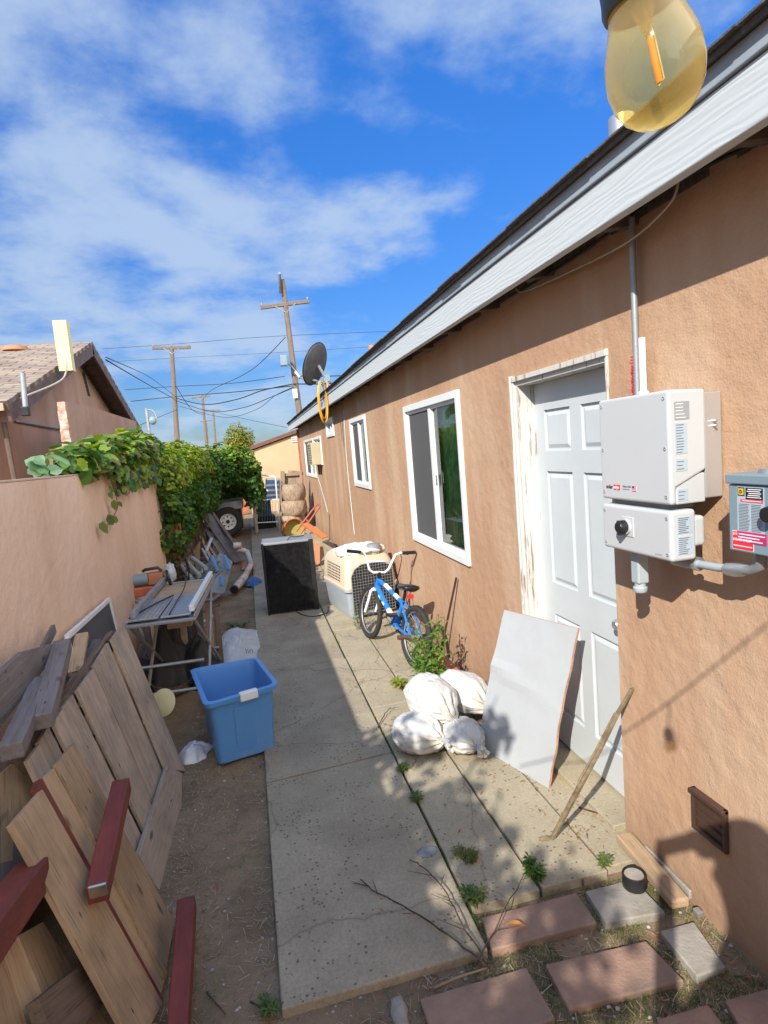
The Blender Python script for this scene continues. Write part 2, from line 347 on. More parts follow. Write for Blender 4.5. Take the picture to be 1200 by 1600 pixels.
FGREY = M('grey_trim_paint', (.30, .35, .39), (.25, .30, .34), 4, .6, bump=.1)
SHING = M('asphalt_shingle', (.12, .11, .10), (.07, .065, .06), 30, .95, bump=.8, bscale=160)
def shinglemat():
    m_, n, l, p = newmat('brown_shingle'); tcx = n.new('ShaderNodeTexCoord'); 
    br = NN(n, l, 'ShaderNodeTexBrick', Vector=tcx.outputs['Object'], Scale=1., Mortar_Size=.012, Brick_Width=.32, Row_Height=.14, Color1=(.30, .22, .165, 1), Color2=(.19, .14, .11, 1), Mortar=(.06, .045, .035, 1))
    nz = NN(n, l, 'ShaderNodeTexNoise', Vector=tcx.outputs['Object'], Scale=3., Detail=5.)
    l.new(mix(n, l, ramp(n, l, nz.outputs[0], .4, .7, (0,)*3, (.5,)*3), br.outputs[0], (.33, .27, .2)), p.inputs['Base Color']); p.inputs['Roughness'].default_value = .95
    bp = NN(n, l, 'ShaderNodeBump', Height=br.outputs['Fac'], Strength=.8, Distance=-.03); l.new(bp.outputs[0], p.inputs['Normal']); return m_
BSHING = shinglemat()
SOFF = M('dark_soffit_wood', (.16, .12, .09), (.09, .065, .05), 8, .9, bump=.3, stretch=(1, 4, 1))
BROWNT = M('brown_trim', (.13, .085, .065), (.09, .06, .045), 6, .6)
DARKB = M('dark_bronze_metal', (.10, .055, .04), (.07, .04, .03), 6, .35, metal=.3, bump=.05)
BLK = M('black_plastic', (.012, .012, .013), (.02, .02, .02), 6, .35, bump=.05)
BLKG = M('black_gloss', (.006, .006, .007), (.012, .012, .012), 20, .12, bump=0, rvar=.06, dirt=(.05, .048, .045), damt=.12, dscale=9)
GRYP = M('grey_plastic', (.22, .23, .24), (.18, .19, .2), 5, .5, bump=.05, dirt=(.3, .27, .22), damt=.4)
RUB = M('tyre_rubber', (.022, .021, .02), (.035, .033, .03), 14, .8, bump=.4, bscale=120)
STEEL = M('galvanised_steel', (.55, .57, .58), (.45, .47, .48), 20, .4, metal=.8, bump=.05)
STEELD = M('weathered_aluminium', (.36, .38, .40), (.28, .29, .30), 8, .5, metal=.5, bump=.1, dirt=(.3, .25, .18), damt=.5)
CHROME = M('stainless', (.6, .58, .54), (.5, .48, .44), 6, .22, metal=1, bump=.02)
GREYE = M('grey_enamel', (.19, .26, .30), (.17, .235, .27), 3, .45, bump=.05)
PVC = M('grey_pvc', (.36, .41, .43), (.32, .37, .39), 5, .45, bump=.02)
INVW = M('powder_white', (.48, .49, .49), (.46, .47, .47), 2, .42, bump=.08, bscale=400)
INVG = M('brushed_aluminium', (.52, .51, .50), (.46, .45, .44), 4, .42, metal=.55, bump=.05)
BLUE = M('blue_tote_plastic', (.10, .27, .58), (.085, .24, .52), 3, .4, bump=.04, dirt=(.25, .38, .6), damt=.35, dscale=3)
BLUEB = M('blue_bike_paint', (.015, .19, .62), (.012, .16, .55), 4, .28, bump=0)
WHP = M('white_gloss_paint', (.78, .78, .76), (.72, .72, .7), 4, .3, bump=0)
BLUEC = M('blue_cloth', (.06, .15, .33), (.04, .10, .24), 8, .9, bump=.5)
SACK = M('white_woven_sack', (.54, .53, .50), (.45, .44, .41), 7, .75, bump=.55, bscale=28, bdist=.004, dirt=(.5, .36, .2), damt=.45, dscale=3)
CLOTH = M('white_cloth', (.72, .70, .66), (.6, .57, .52), 8, .85, bump=.4, bscale=120)
TARP = M('black_tarp', (.02, .02, .022), (.035, .033, .03), 6, .55, bump=.3, bscale=30)
PANELW = M('white_hardboard', (.40, .42, .43), (.36, .38, .39), 2, .6, bump=.1, dirt=(.38, .36, .34), damt=.45, dscale=4)
PEDGE = M('raw_fibre_edge', (.55, .30, .2), (.42, .24, .15), 30, .9, bump=.5)
REDP = M('red_brown_paint', (.22, .042, .026), (.13, .026, .018), 9, .6, bump=.35, bscale=50, stretch=(.3, 1, 1), dirt=(.1, .04, .03), damt=.6)
REDB = M('faded_red_paint', (.46, .13, .07), (.36, .10, .055), 8, .7, bump=.3, dirt=(.25, .1, .07), damt=.6)
ORNG = M('orange_plastic', (.58, .16, .04), (.48, .13, .035), 5, .5, dirt=(.3, .14, .08), damt=.5)
TERRA = M('terracotta', (.50, .23, .13), (.42, .19, .11), 5, .85)
YELP = M('pale_yellow_paint', (.66, .58, .32), (.58, .51, .28), 5, .7, bump=.2)
BARK = M('bark', (.17, .12, .085), (.08, .055, .04), 9, .95, bump=1, bscale=30, stretch=(3, 3, .8), bdist=.01)
POLEW = M('pole_wood', (.20, .155, .125), (.13, .10, .08), 5, .95, bump=.6, stretch=(8, 8, .6))
WIRE = M('wire_black', (.02, .02, .025), None, 5, .6, bump=0)
CABG = M('beige_cable', (.42, .36, .28), None, 5, .6, bump=0)
CABY = M('yellow_cable', (.75, .36, .04), (.65, .3, .04), 5, .5, bump=0)
FENCE = wood('fence_wood', (.41, .325, .245), (.28, .215, .16), (.14, .12, .105), stain=.8)
PINE = wood('pine_wood', (.48, .335, .20), (.37, .25, .145), (.20, .14, .09), stain=.75)
GREYW = wood('grey_wood', (.22, .195, .185), (.14, .12, .115), (.08, .07, .065))
TANW = wood('tan_wood', (.46, .33, .20), (.36, .25, .15))
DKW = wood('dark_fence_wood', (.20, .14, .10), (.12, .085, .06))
HOUSEB = M('tan_far_stucco', (.52, .38, .23), (.47, .34, .2), 2, .95, bump=.2)
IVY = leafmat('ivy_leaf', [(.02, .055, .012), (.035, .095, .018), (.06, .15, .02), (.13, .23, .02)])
IVYY = leafmat('sun_tinted_ivy_leaf', [(.04, .08, .012), (.11, .19, .02), (.24, .34, .03), (.32, .40, .04), (.24, .17, .06)], .4)  # ivy greens yellowed so the colour itself paints sunlight on upper leaves
BIGL = leafmat('broad_leaf', [(.03, .06, .015), (.05, .12, .02), (.08, .17, .02), (.20, .28, .03), (.22, .16, .06)], .3, .35)
PALEL = leafmat('pale_leaf', [(.14, .24, .12), (.22, .34, .2), (.1, .2, .07)], .3)
WEED = leafmat('weed_leaf', [(.06, .16, .02), (.11, .25, .03), (.18, .34, .04)], .35)
DRYL = leafmat('dry_leaf', [(.30, .10, .04), (.22, .12, .06), (.38, .2, .09), (.12, .07, .045)], .15, .8)
TREEL = leafmat('olive_tree_leaf', [(.10, .13, .02), (.2, .22, .03), (.28, .27, .05)], .3)
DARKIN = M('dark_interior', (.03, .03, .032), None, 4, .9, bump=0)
def glassmat(name, tint=(.8, .85, .85), op=.12, refl=.12):
    m_, n, l, p = newmat(name); tr = n.new('ShaderNodeBsdfTransparent'); tr.inputs[0].default_value = c4(tint)
    gl = n.new('ShaderNodeBsdfGlossy'); gl.inputs['Roughness'].default_value = .02; fr_ = n.new('ShaderNodeFresnel'); fr_.inputs[0].default_value = 1.5
    mm = mth('ADD', fr_.outputs[0], refl-.04, n, l); ms = n.new('ShaderNodeMixShader'); l.new(mm, ms.inputs[0]); l.new(tr.outputs[0], ms.inputs[1]); l.new(gl.outputs[0], ms.inputs[2])
    l.new(ms.outputs[0], n['Material Output'].inputs[0]); return m_
GLASS = glassmat('window_glass', (.78, .92, .85))
SCREEN = M('insect_screen', (.07, .07, .072), (.09, .09, .09), 300, .8, bump=.3, bscale=600)
def curtainmat():
    m_, n, l, p = newmat('green_curtain'); g = n.new('ShaderNodeNewGeometry'); mp = NN(n, l, 'ShaderNodeMapping', Vector=g.outputs['Position'], Scale=(4, 9, 2))
    nz = NN(n, l, 'ShaderNodeTexNoise', Vector=mp.outputs[0], Scale=3., Detail=5., Distortion=2.)
    l.new(mix(n, l, ramp(n, l, nz.outputs[0], .4, .62), (.20, .45, .14), (.55, .72, .32)), p.inputs['Base Color']); p.inputs['Roughness'].default_value = .8; return m_
CURT = curtainmat()
def bulbmat():
    m_, n, l, p = newmat('amber_bulb_glass'); tr = n.new('ShaderNodeBsdfTransparent'); tr.inputs[0].default_value = (.97, .86, .50, 1)
    tl = n.new('ShaderNodeBsdfTranslucent'); tl.inputs[0].default_value = (.95, .80, .38, 1); df = n.new('ShaderNodeBsdfDiffuse'); df.inputs[0].default_value = (.8, .62, .28, 1)
    lw = n.new('ShaderNodeLayerWeight'); lw.inputs[0].default_value = .35
    md = n.new('ShaderNodeMixShader'); md.inputs[0].default_value = .35; l.new(tl.outputs[0], md.inputs[1]); l.new(df.outputs[0], md.inputs[2])
    f1 = mth('ADD', mth('MULTIPLY', lw.outputs[1], .5, n, l), .22, n, l)
    m1 = n.new('ShaderNodeMixShader'); l.new(f1, m1.inputs[0]); l.new(tr.outputs[0], m1.inputs[1]); l.new(md.outputs[0], m1.inputs[2])
    gl = n.new('ShaderNodeBsdfGlossy'); gl.inputs['Roughness'].default_value = .06; fr_ = n.new('ShaderNodeFresnel'); fr_.inputs[0].default_value = 1.45
    gm = n.new('ShaderNodeNewGeometry'); m2 = n.new('ShaderNodeMixShader'); l.new(mth('MULTIPLY', fr_.outputs[0], mth('SUBTRACT', 1.0, gm.outputs['Backfacing'], n, l), n, l), m2.inputs[0]); l.new(m1.outputs[0], m2.inputs[1]); l.new(gl.outputs[0], m2.inputs[2])
    l.new(m2.outputs[0], n['Material Output'].inputs[0]); return m_
BULB = bulbmat()
FILA = M('orange_filament', (.9, .32, .03), None, 4, .4, bump=0)
LBLW = M('label_white', (.38, .45, .50), (.35, .42, .47), 4, .5, bump=0)
LBLG = M('label_grey', (.30, .32, .33), None, 4, .5, bump=0)
LBLK = M('label_black', (.012, .012, .014), None, 4, .5, bump=0)
INK = M('ink_grey', (.12, .14, .16), None, 4, .6, bump=0)
RED = M('label_red', (.70, .03, .045), (.6, .03, .05), 4, .5, bump=0)
PINK = M('label_magenta', (.55, .03, .14), None, 4, .5, bump=0)
YEL = M('label_yellow', (.75, .5, .04), None, 4, .5, bump=0)
LWH = M('label_text_white', (.8, .8, .8), None, 4, .5, bump=0)

# ------------------------------------------------------------------ ground
def gz(x, y): return -.035 + .014*noise.noise(V(x*1.7, y*1.7, 0)) + .007*noise.noise(V(x*7, y*7, 3))
def ground():
    xs = [-900, -300, -100, -40, -15, -6, -3] + list(np.arange(-1.6, 1.7, .06)) + [3, 6, 15, 40, 100, 300, 900]
    ys = [-900, -300, -60, -15, -4, -1] + list(np.arange(0, 10, .08)) + list(np.arange(10, 20, .4)) + [24, 30, 40, 60, 100, 200, 500, 1500]
    vs = [(x, y, gz(x, y) if abs(x) < 3 and 0 <= y < 20 else -.035) for y in ys for x in xs]; k = len(xs)
    fs = [(j*k+i, j*k+i+1, (j+1)*k+i+1, (j+1)*k+i) for j in range(len(ys)-1) for i in range(k-1)]
    tag(MB().add(vs, fs).build('ground', DIRT, fr=Matrix(), smooth='all'), kind='structure')
ground()
def path():
    mb = MB(); mb2 = MB()
    g = .006
    def q(m_, pts, t=.09): m_.prism([V(p) for p in pts], V(0, 0, -t))
    A = at(429, 1583, 'z', 0); B = at(731, 1494, 'z', 0)
    ys = [(A.y, B.y), (3.2, 3.26), (4.9, 4.96), (6.9, 6.95), (9.0, 9.03), (11.5, 11.5), (14, 14), (17, 17)]
    xl = lambda y: -.075-.004*y if y < 9 else -.10
    for (a, b), (c, d) in zip(ys[:-1], ys[1:]):
        q(mb, [(xl(a), a+g, 0), (.652-.01*random.random(), b+g, 0), (.652, d-g, 0), (xl(c), c-g, 0)])
    for x0, x1, cuts in ((.664, .955, [2.0, 3.9, 5.8, 8, 11, 14, 17]), (.967, 1.262, [2.0, 4.4, 6.6, 9.5, 12, 17]), (1.274, 1.484, [2.02, 3.1, 5.2, 8, 12, 17])):
        for a, b in zip(cuts[:-1], cuts[1:]):
            z = random.uniform(-.006, .002); q(mb2, [(x0, a+g, z), (x1, a+g, z), (x1, b-g, z), (x0, b-g, z)])
    tag(mb.build('path', CON, fr=Matrix(), bevel=.006), kind='structure')
    tag(mb2.build('pavement', CON2, fr=Matrix(), bevel=.004), kind='structure')
path()
def pavers():
    D = [([(752, 1433), (900, 1394), (933, 1441), (769, 1484)], BRICK, 'red concrete paver with a curled orange leaf, touching the path corner'),
         ([(915, 1392), (990, 1372), (1040, 1425), (946, 1441)], GREYP, 'beige paver beside the black can and tan board end'),
         ([(851, 1506), (1009, 1469), (1069, 1531), (889, 1577)], BRICK, 'large reddish paver in the middle of the lower right moss'),
         ([(655, 1560), (822, 1510), (868, 1590), (690, 1660)], BRICK, 'reddish paver cut by the bottom frame edge in front of the concrete path end'),
         ([(1031, 1454), (1084, 1439), (1134, 1510), (1089, 1525)], GREYP, 'narrow grey paver between the large red paver and the house wall'),
         ([(1132, 1562), (1200, 1543), (1290, 1620), (1190, 1660)], BRICK, 'brown paver in the bottom right corner against the wall'),
         ([(1025, 1592), (1106, 1568), (1160, 1640), (1060, 1670)], BRICK, 'reddish paver showing only its tip at the bottom, right of the large one')]
    for pts, mt, lb in D:
        ps = [at(x, y, 'z', -.005+random.uniform(-.004, .004)) for x, y in pts]
        tag(MB().prism(ps, V(0, 0, -.05)).build('paving_stone', mt, bevel=.006, seg=3), lb, 'paver', 'pavers at the foot of the house wall')
pavers()

# ------------------------------------------------------------------ the house
WX = 1.486; Y0, Y1 = -4.0, 16.9; ZT = 2.78
DY0, DY1, DZ0, DZ1 = 2.203, 3.06, .03, 2.10
WINS = {'a': (3.925, 5.392, .90, 2.161), 'b': (7.25, 8.356, 1.288, 2.229), 's': (11.0, 11.75, 2.14-.16, 2.50-.12), 'f': (13.3, 15.4, 1.24, 2.14), 'g': (11.9, 13.2, 1.55, 2.14)}
def q_small():
    pass
house = thing('house', (WX, 6, 0), 'long single storey tan stucco house with white fascia along the right side', 'house')
def wallgrid(mb, holes, x, y0, y1, z0, z1, dep):
    ys = sorted({y0, y1, *[h[0] for h in holes], *[h[1] for h in holes]}); zs = sorted({z0, z1, *[h[2] for h in holes], *[h[3] for h in holes]})
    for a, b in zip(ys[:-1], ys[1:]):
        for c, d in zip(zs[:-1], zs[1:]):
            if any(h[0] <= a and b <= h[1] and h[2] <= c and d <= h[3] for h in holes): continue
            mb.add([(x, a, c), (x, a, d), (x, b, d), (x, b, c)], [(0, 1, 2, 3)])
    for a, b, c, d in holes:
        mb.add([(x, a, c), (x+dep, a, c), (x+dep, a, d), (x, a, d)], [(0, 1, 2, 3)]); mb.add([(x, b, c), (x, b, d), (x+dep, b, d), (x+dep, b, c)], [(0, 1, 2, 3)])
        mb.add([(x, a, d), (x+dep, a, d), (x+dep, b, d), (x, b, d)], [(0, 1, 2, 3)]); mb.add([(x, a, c), (x, b, c), (x+dep, b, c), (x+dep, a, c)], [(0, 1, 2, 3)])
mb = MB(); sm = at(509.5, 656, 'x', WX); sm2 = at(523, 681, 'x', WX)
WINS['s'] = (min(sm.y, sm2.y), max(sm.y, sm2.y), sm2.z, sm.z)
holes = [(DY0, DY1, -.05, DZ1+.02)] + list(WINS.values())
wallgrid(mb, holes, WX, Y0, Y1, -.1, ZT, .14)
mb.add([(WX, Y1, -.1), (WX, Y1, ZT), (9, Y1, ZT), (9, Y1, -.1)], [(0, 1, 2, 3)]); mb.add([(WX, Y0, -.1), (9, Y0, -.1), (9, Y0, ZT), (WX, Y0, ZT)], [(0, 1, 2, 3)])
mb.add([(9, Y0, -.1), (9, Y1, -.1), (9, Y1, ZT), (9, Y0, ZT)], [(0, 1, 2, 3)])
wall = mb.build('wall', STU, house, fr=Matrix.Translation((WX, 0, 0)))
# interior behind the openings
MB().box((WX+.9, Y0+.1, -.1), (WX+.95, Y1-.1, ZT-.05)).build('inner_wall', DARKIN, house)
# eave: fascia, drip strip, sheathing, rafter tails, roof
FX = 1.262; FZ = 2.493
MB().box((FX, Y0, FZ), (FX+.04, 17.4, FZ+.145)).build('fascia', FASC, house, bevel=.004)
MB().box((FX-.012, Y0, FZ+.148), (FX+.03, 17.42, FZ+.203)).build('drip_edge', FGREY, house, bevel=.003)
sl = .30
def rz_(x): return FZ+.207 + (x-FX)*sl
mb = MB()
ny = 60
for k, (x0, z0) in enumerate(((FX-.03, rz_(FX-.03)), )):
    prof = [(FX-.035, rz_(FX-.035)), (5.3, rz_(5.3)), (9.4, rz_(5.3)-4.1*sl)]
    top = []; 
    mb.prism([V(prof[0][0], Y0-.2, prof[0][1]), V(prof[1][0], Y0-.2, prof[1][1]), V(prof[2][0], Y0-.2, prof[2][1]), V(prof[2][0], Y0-.2, prof[2][1]+.02), V(prof[1][0], Y0-.2, prof[1][1]+.02), V(prof[0][0], Y0-.2, prof[0][1]+.02)], V(0, 17.45-Y0+.2, 0))
roof = mb.build('roof', SHING, house)
mb = MB()   # ragged shingle butts along the eave
y = Y0
while y < 17.3:
    w = random.uniform(.28, .33); e = random.uniform(0, .012); z = rz_(FX-.05)+.021
    mb.box((FX-.05-e, y, z), (FX+.2, y+w-.004, z+.006), M_=None); y += w
mb.build('shingle_edge', SHING, house)
mb = MB().prism([V(FX+.04, Y0, FZ+.175), V(FX+.6, Y0, FZ+.175+.56*sl), V(FX+.6, Y0, FZ+.19+.56*sl), V(FX+.04, Y0, FZ+.19)], V(0, 17.4-Y0, 0))
mb.build('soffit', SOFF, house)
y = .75
while y < 17:
    o = MB().prism([V(FX+.042, y, FZ+.02), V(WX+.05, y, FZ+.05), V(WX+.05, y, FZ+.235), V(FX+.042, y, FZ+.17)], V(0, .045, 0)).build('rafter', SOFF, house); y += .61
mb = MB()
for k in range(28): mb.box((WX-.006, -.2+.61*k, FZ+.06), (WX-.002, .30+.61*k, FZ+.2))
mb.build('frieze_block', SOFF, house)
# windows
def window(key, split=True, screen=True, curtain=None, label=None):
    y0, y1, z0, z1 = WINS[key]; fw = .055 if key in 'ab' else .05; hz = z1-z0
    wn = MB(); x0, x1 = WX-.022, WX+.06
    def ring(m_, a, b, c, d, w, xa, xb):
        m_.box((xa, a, c), (xb, a+w, d)); m_.box((xa, b-w, c), (xb, b, d)); m_.box((xa, a+w, d-w), (xb, b-w, d)); m_.box((xa, a+w, c), (xb, b-w, c+w))
    ring(wn, y0-.0, y1+.0, z0, z1, fw, x0, x1)
    fo = wn.build('window', VINYL, house, bevel=.004)
    if label: fo['label'] = label
    m2 = MB(); ring(m2, y0+fw-.004, y1-fw+.004, z0+fw-.004, z1-fw+.004, .03, WX+.004, WX+.052)
    ym = (y0+y1)/2
    if split: m2.box((WX-.002, ym-.028, z0+fw), (WX+.05, ym+.028, z1-fw))
    m2.build('sash', VINYL, fo, bevel=.003)
    MB().add([(WX+.03, y0+fw, z0+fw), (WX+.03, y1-fw, z0+fw), (WX+.03, y1-fw, z1-fw), (WX+.03, y0+fw, z1-fw)], [(3, 2, 1, 0)]).build('pane', GLASS, fo)
    if screen: MB().box((WX+.015, ym+.02, z0+fw+.02), (WX+.017, y1-fw-.02, z1-fw-.02)).build('screen', SCREEN, fo)
    if curtain:
        n = 60; vs = []; a, b = (y0+fw, ym+.06) if curtain == 1 else (y0+fw, y1-fw)
        for i in range(n+1):
            t = i/n; yy = a+(b-a)*t
            for k in range(9):
                zz_ = z0+.02+(hz-.04)*k/8; xx = WX+.095+.018*math.sin(t*31+1.2*math.sin(k*.7))+.012*noise.noise(V(t*8, k*.5, 1)); vs.append((xx, yy, zz_))
        fs = [(i*9+k, i*9+k+1, (i+1)*9+k+1, (i+1)*9+k) for i in range(n) for k in range(8)]
        MB().add(vs, fs).build('curtain', CURT, fo, smooth='all')
    return fo
wa = window('a', curtain=1, label='large sliding window with green curtain and dark screen')
MB().box((WX-.006, 4.60, 1.47), (WX+.0, 4.62, 1.56)).build('latch', VINYL, wa, bevel=.003)
window('b', curtain=1, label='narrow sliding window left of the large one')
window('s', split=True, screen=False, label='tiny high window under the yellow cable')
window('f', screen=True, curtain=1, label='far tall window at the end of the wall')
fg = window('g', split=False, screen=False, label='far window holding the air conditioner')
# door
dr = thing('x', (0, 0, 0), '', '') if False else None
def door():
    D = WX+.10; y0, y1, z0, z1 = 2.216, 3.035, .045, 2.075
    st = MB()
    cw = (y1-y0-.10*2-.10)/2; cols = [(y0+.10, y0+.10+cw), (y1-.10-cw, y1-.10)]; rows = [(.24, .80), (.98, 1.60), (1.71, 1.93)]
    hol = [(a, b, c, d) for a, b in cols for c, d in rows]
    wallgrid(st, hol, D, y0, y1, z0, z1, .012)
    for a, b, c, d in hol:   # moulded panels: sloped recess then raised field
        def rg(o, x): return [(x, a+o, c+o), (x, a+o, d-o), (x, b-o, d-o), (x, b-o, c+o)]
        lv = [rg(0, D+.012), rg(.014, D+.012), rg(.034, D+.003), rg(.036, D+.003)]
        for p, q_ in zip(lv[:-1], lv[1:]):
            for i in range(4): j = (i+1) % 4; st.add([p[i], p[j], q_[j], q_[i]], [(0, 1, 2, 3)])
        st.add(lv[-1], [(0, 1, 2, 3)])
    st.add([(D, y0, z0), (D+.04, y0, z0), (D+.04, y0, z1), (D, y0, z1)], [(0, 1, 2, 3)]); st.add([(D, y1, z0), (D, y1, z1), (D+.04, y1, z1), (D+.04, y1, z0)], [(0, 1, 2, 3)])
    st.add([(D, y0, z1), (D+.04, y0, z1), (D+.04, y1, z1), (D, y1, z1)], [(0, 1, 2, 3)]); st.add([(D, y0, z0), (D, y1, z0), (D+.04, y1, z0), (D+.04, y0, z0)], [(0, 1, 2, 3)])
    d = st.build('door', WHITE, house, bevel=.0012); d['label'] = 'white six panel door'
    kb = MB(); Mk = Matrix.Translation((D, 2.29, .92)) @ Matrix.Rotation(R(-90), 4, 'Y'); kb.lathe([(0, .06), (.018, .058), (.026, .045), (.024, .032), (.010, .022), (.010, .006), (.030, .004), (.030, 0)], Mk, 20)
    kb.build('door_knob', STEEL, d, smooth=True)
    fr_ = MB(); fr_.box((WX+.0, 3.037, .0), (WX+.145, 3.062, 2.10)); fr_.box((WX+.012, 2.2045, 0), (WX+.138, 2.214, 2.10)); fr_.box((WX+.001, 2.2145, 2.077), (WX+.145, 3.037, 2.10))
    f = fr_.build('door_frame', PEEL, house)
    tr = MB()
    tr.box((WX-.014, 3.058, .0), (WX+.002, 3.078, 2.13)); tr.box((WX-.022, 3.078, .0), (WX+.002, 3.092, 2.135)); tr.box((WX-.010, 2.190, 1.86), (WX+.002, 2.203, 2.13)); tr.box((WX-.018, 2.188, 2.10), (WX+.003, 3.078, 2.125))
    tr.build('casing', PEEL, house, bevel=.002)
    MB().box((WX-.06, 2.205, -.05), (WX+.2, 3.08, .028)).build('threshold', CON2, house, bevel=.004)
door()
# wall vent, cables clipped to the house
def vent():
    vt = MB(); y0, y1, z0, z1 = 1.605, 1.767, .30, .462; X = WX-.018
    vt.box((X, y0, z0), (WX-.001, y0+.014, z1)); vt.box((X, y1-.014, z0), (WX-.001, y1, z1)); vt.box((X-.012, y0, z1-.016), (WX-.001, y1, z1)); vt.box((X, y0+.014, z0), (WX-.001, y1-.014, z0+.016)); vt.box((X+.010, y0+.014, z0+.016), (WX-.001, y1-.014, z1-.016))
    for k in range(3): vt.box((X+.003, y0+.016, z0+.05+.03*k), (X+.012, y1-.016, z0+.056+.03*k))
    vt.build('wall_vent', DARKB, house, bevel=.003)
vent()
def cable(name, pts, r, mat, parent=None, n=6, sag=0):
    P = [V(p) for p in pts]; out_ = []
    for i in range(len(P)-1):
        a = P[max(i-1, 0)]; b = P[i]; c = P[i+1]; d = P[min(i+2, len(P)-1)]
        for k in range(8):
            t = k/8; out_.append(.5*((2*b)+(c-a)*t+(2*a-5*b+4*c-d)*t*t+(-a+3*b-3*c+d)*t**3))
    out_.append(P[-1]); return MB().tube(out_, r, n).build(name, mat, parent, smooth='all')
cable('eave_cable', [at(1060, 285, 'x', 1.40), at(1045, 320, 'x', 1.41), at(985, 375, 'x', 1.42), at(900, 420, 'x', 1.43), at(820, 455, 'x', 1.44), at(806, 450, 'x', 1.43)], .0045, CABG, house)
cable('eave_cable', [at(1200, 215, 'x', 1.45), at(1060, 285, 'x', 1.45), at(900, 400, 'x', 1.45), at(800, 462, 'x', 1.45)], .006, WIRE, house)
cable('wall_cable', [at(537, 640, 'x', WX-.008), at(542, 720, 'x', WX-.008), at(549, 790, 'x', WX-.008), at(554, 836, 'x', WX-.008)], .006, VINYL, house)
cable('wall_cable', [at(492, 730, 'x', WX-.008), at(504, 770, 'x', WX-.008), at(512, 800, 'x', WX-.008)], .005, VINYL, house)
MB().box((WX-.05, Y1-.10, 0), (WX-.002, Y1-.02, 2.5)).build('downspout', REDB, house, bevel=.004)
def roofvents():
    a = at(580, 540, 'y', 6.2); o = MB().tube([V(a.x, 6.2, rz_(a.x)-.02), V(a.x, 6.2, a.z)], .03, 14).build('vent_pipe', TERRA, house, smooth=True)
    b = at(972, 212, 'y', 1.95); o = MB().lathe([(.0, .07), (.045, .07), (.045, -.05)], Matrix.Translation(V(b.x, 1.95, b.z-.01)), 18).build('roof_vent', STEEL, house, smooth=True)
    c = at(940, 235, 'y', 2.05); MB().prism([V(c.x-.03, 1.95, rz_(c.x)), V(c.x+.1, 1.95, rz_(c.x)+.03), V(c.x+.1, 2.3, rz_(c.x)+.03), V(c.x-.03, 2.3, rz_(c.x))], V(0, 0, .018)).build('roof_flashing', STEEL, house)
roofvents()

# air conditioner hanging in the far window
ac = thing('air_conditioner', (1.3, 12.2, 1.55), 'beige air conditioner box sticking out of the far window', 'air conditioner')
p = at(486, 687, 'y', 12.0); p2 = at(497, 723, 'y', 12.0)
MB().box((p.x-.02, 12.0, 1.56), (WX+.02, 12.7, 2.02))  .build('casing', M('beige_enamel', (.46, .40, .26), (.42, .36, .23), 5, .5), ac, bevel=.01)
mb = MB()
for k in range(8): mb.box((p.x-.026, 12.05, 1.60+.05*k), (p.x-.018, 12.65, 1.62+.05*k))
mb.build('grille', DARKB, ac)
MB().tube([V(p.x+.1, 12.1, 1.56), V(p.x+.12, 12.15, 1.35)], .012, 6).build('drain_pipe', BLK, ac)

# satellite dish
def dish():
    c = at(492, 569, 'y', 8.9); base = at(512, 606, 'y', 8.9)
    t = thing('satellite_dish', (base.x, 8.9, rz_(base.x)+.02), 'dark grey satellite dish seen from behind on the roof edge', 'satellite dish')
    n = V(-.64, .62, .40).normalized(); fr = frame(c, n.cross(V(0, 0, 1)), n)
    mb = MB(); prof = []
    for k in range(9): r = .30*k/8; prof.append((max(r, .001), .055*(k/8)**2-.055))
    for k in range(8, -1, -1): r = .296*k/8; prof.append((max(r, .001), .055*(k/8)**2-.049))
    Md = fr @ Matrix.Diagonal((.88, 1.08, 1, 1)); mb.lathe(prof, Md, 36); mb.build('reflector', M('dark_dish_grey', (.09, .09, .095), (.06, .06, .065), 6, .5), t, smooth='all')
    mb = MB().torus(.298, .006, Md @ Matrix.Translation((0, 0, .002)), 36, 6); mb.build('rim', BLK, t, smooth='all')
    bk = c - n*.07; mb = MB(); mb.tube([bk, V(base.x, 8.9, base.z+.10)], .022, 8); mb.tube([V(base.x, 8.9, base.z+.17), V(base.x, 8.9, rz_(base.x))], .02, 8)
    mb.build('mast', STEELD, t)
    mb = MB(); B = V(base.x, 8.9, base.z+.14); mb.box((B.x-.05, B.y-.03, B.z-.05), (B.x+.045, B.y+.03, B.z+.05)); mb.build('bracket', GREYE, t, bevel=.005)
    a2 = c - n*.02 - V(0, 0, .24); mb = MB().tube([a2, a2+n*.28+V(-.05, 0, -.03)], .014, 6); mb.tube([a2+n*.28+V(-.05, 0, -.03), a2+n*.36+V(-.05, 0, .03)], .03, 8); mb.build('feed_arm', STEELD, t)
    cable('dish_cable', [B, B+V(-.03, 0, -.14), B+V(.03, 0, -.2), B+V(.06, 0, -.1), B+V(.03, 0, -.02)], .004, WIRE, t)
dish()
def ycable():
    c = at(512, 628, 'x', 1.235); mb = MB()
    for k, (dy, a, b, dz) in enumerate(((0, .17, .30, 0), (.16, .13, .26, .03))):
        pts = []
        for i in range(33):
            an = 2*math.pi*i/32; pts.append(V(1.165+.02*k+a*.45*math.sin(an), c.y+dy+a*.5*math.sin(an), c.z+dz+b*math.cos(an)))
        mb.tube(pts, .012, 7)
    mb.tube([V(1.24, c.y, c.z+.30), V(1.30, c.y+.05, rz_(1.3)+.035), V(1.6, c.y+.3, rz_(1.6)+.03)], .012, 7)
    tag(mb.build('cable_coil', CABY, smooth='all'), 'yellow cable hanging in loops over the white fascia', 'cable')
ycable()

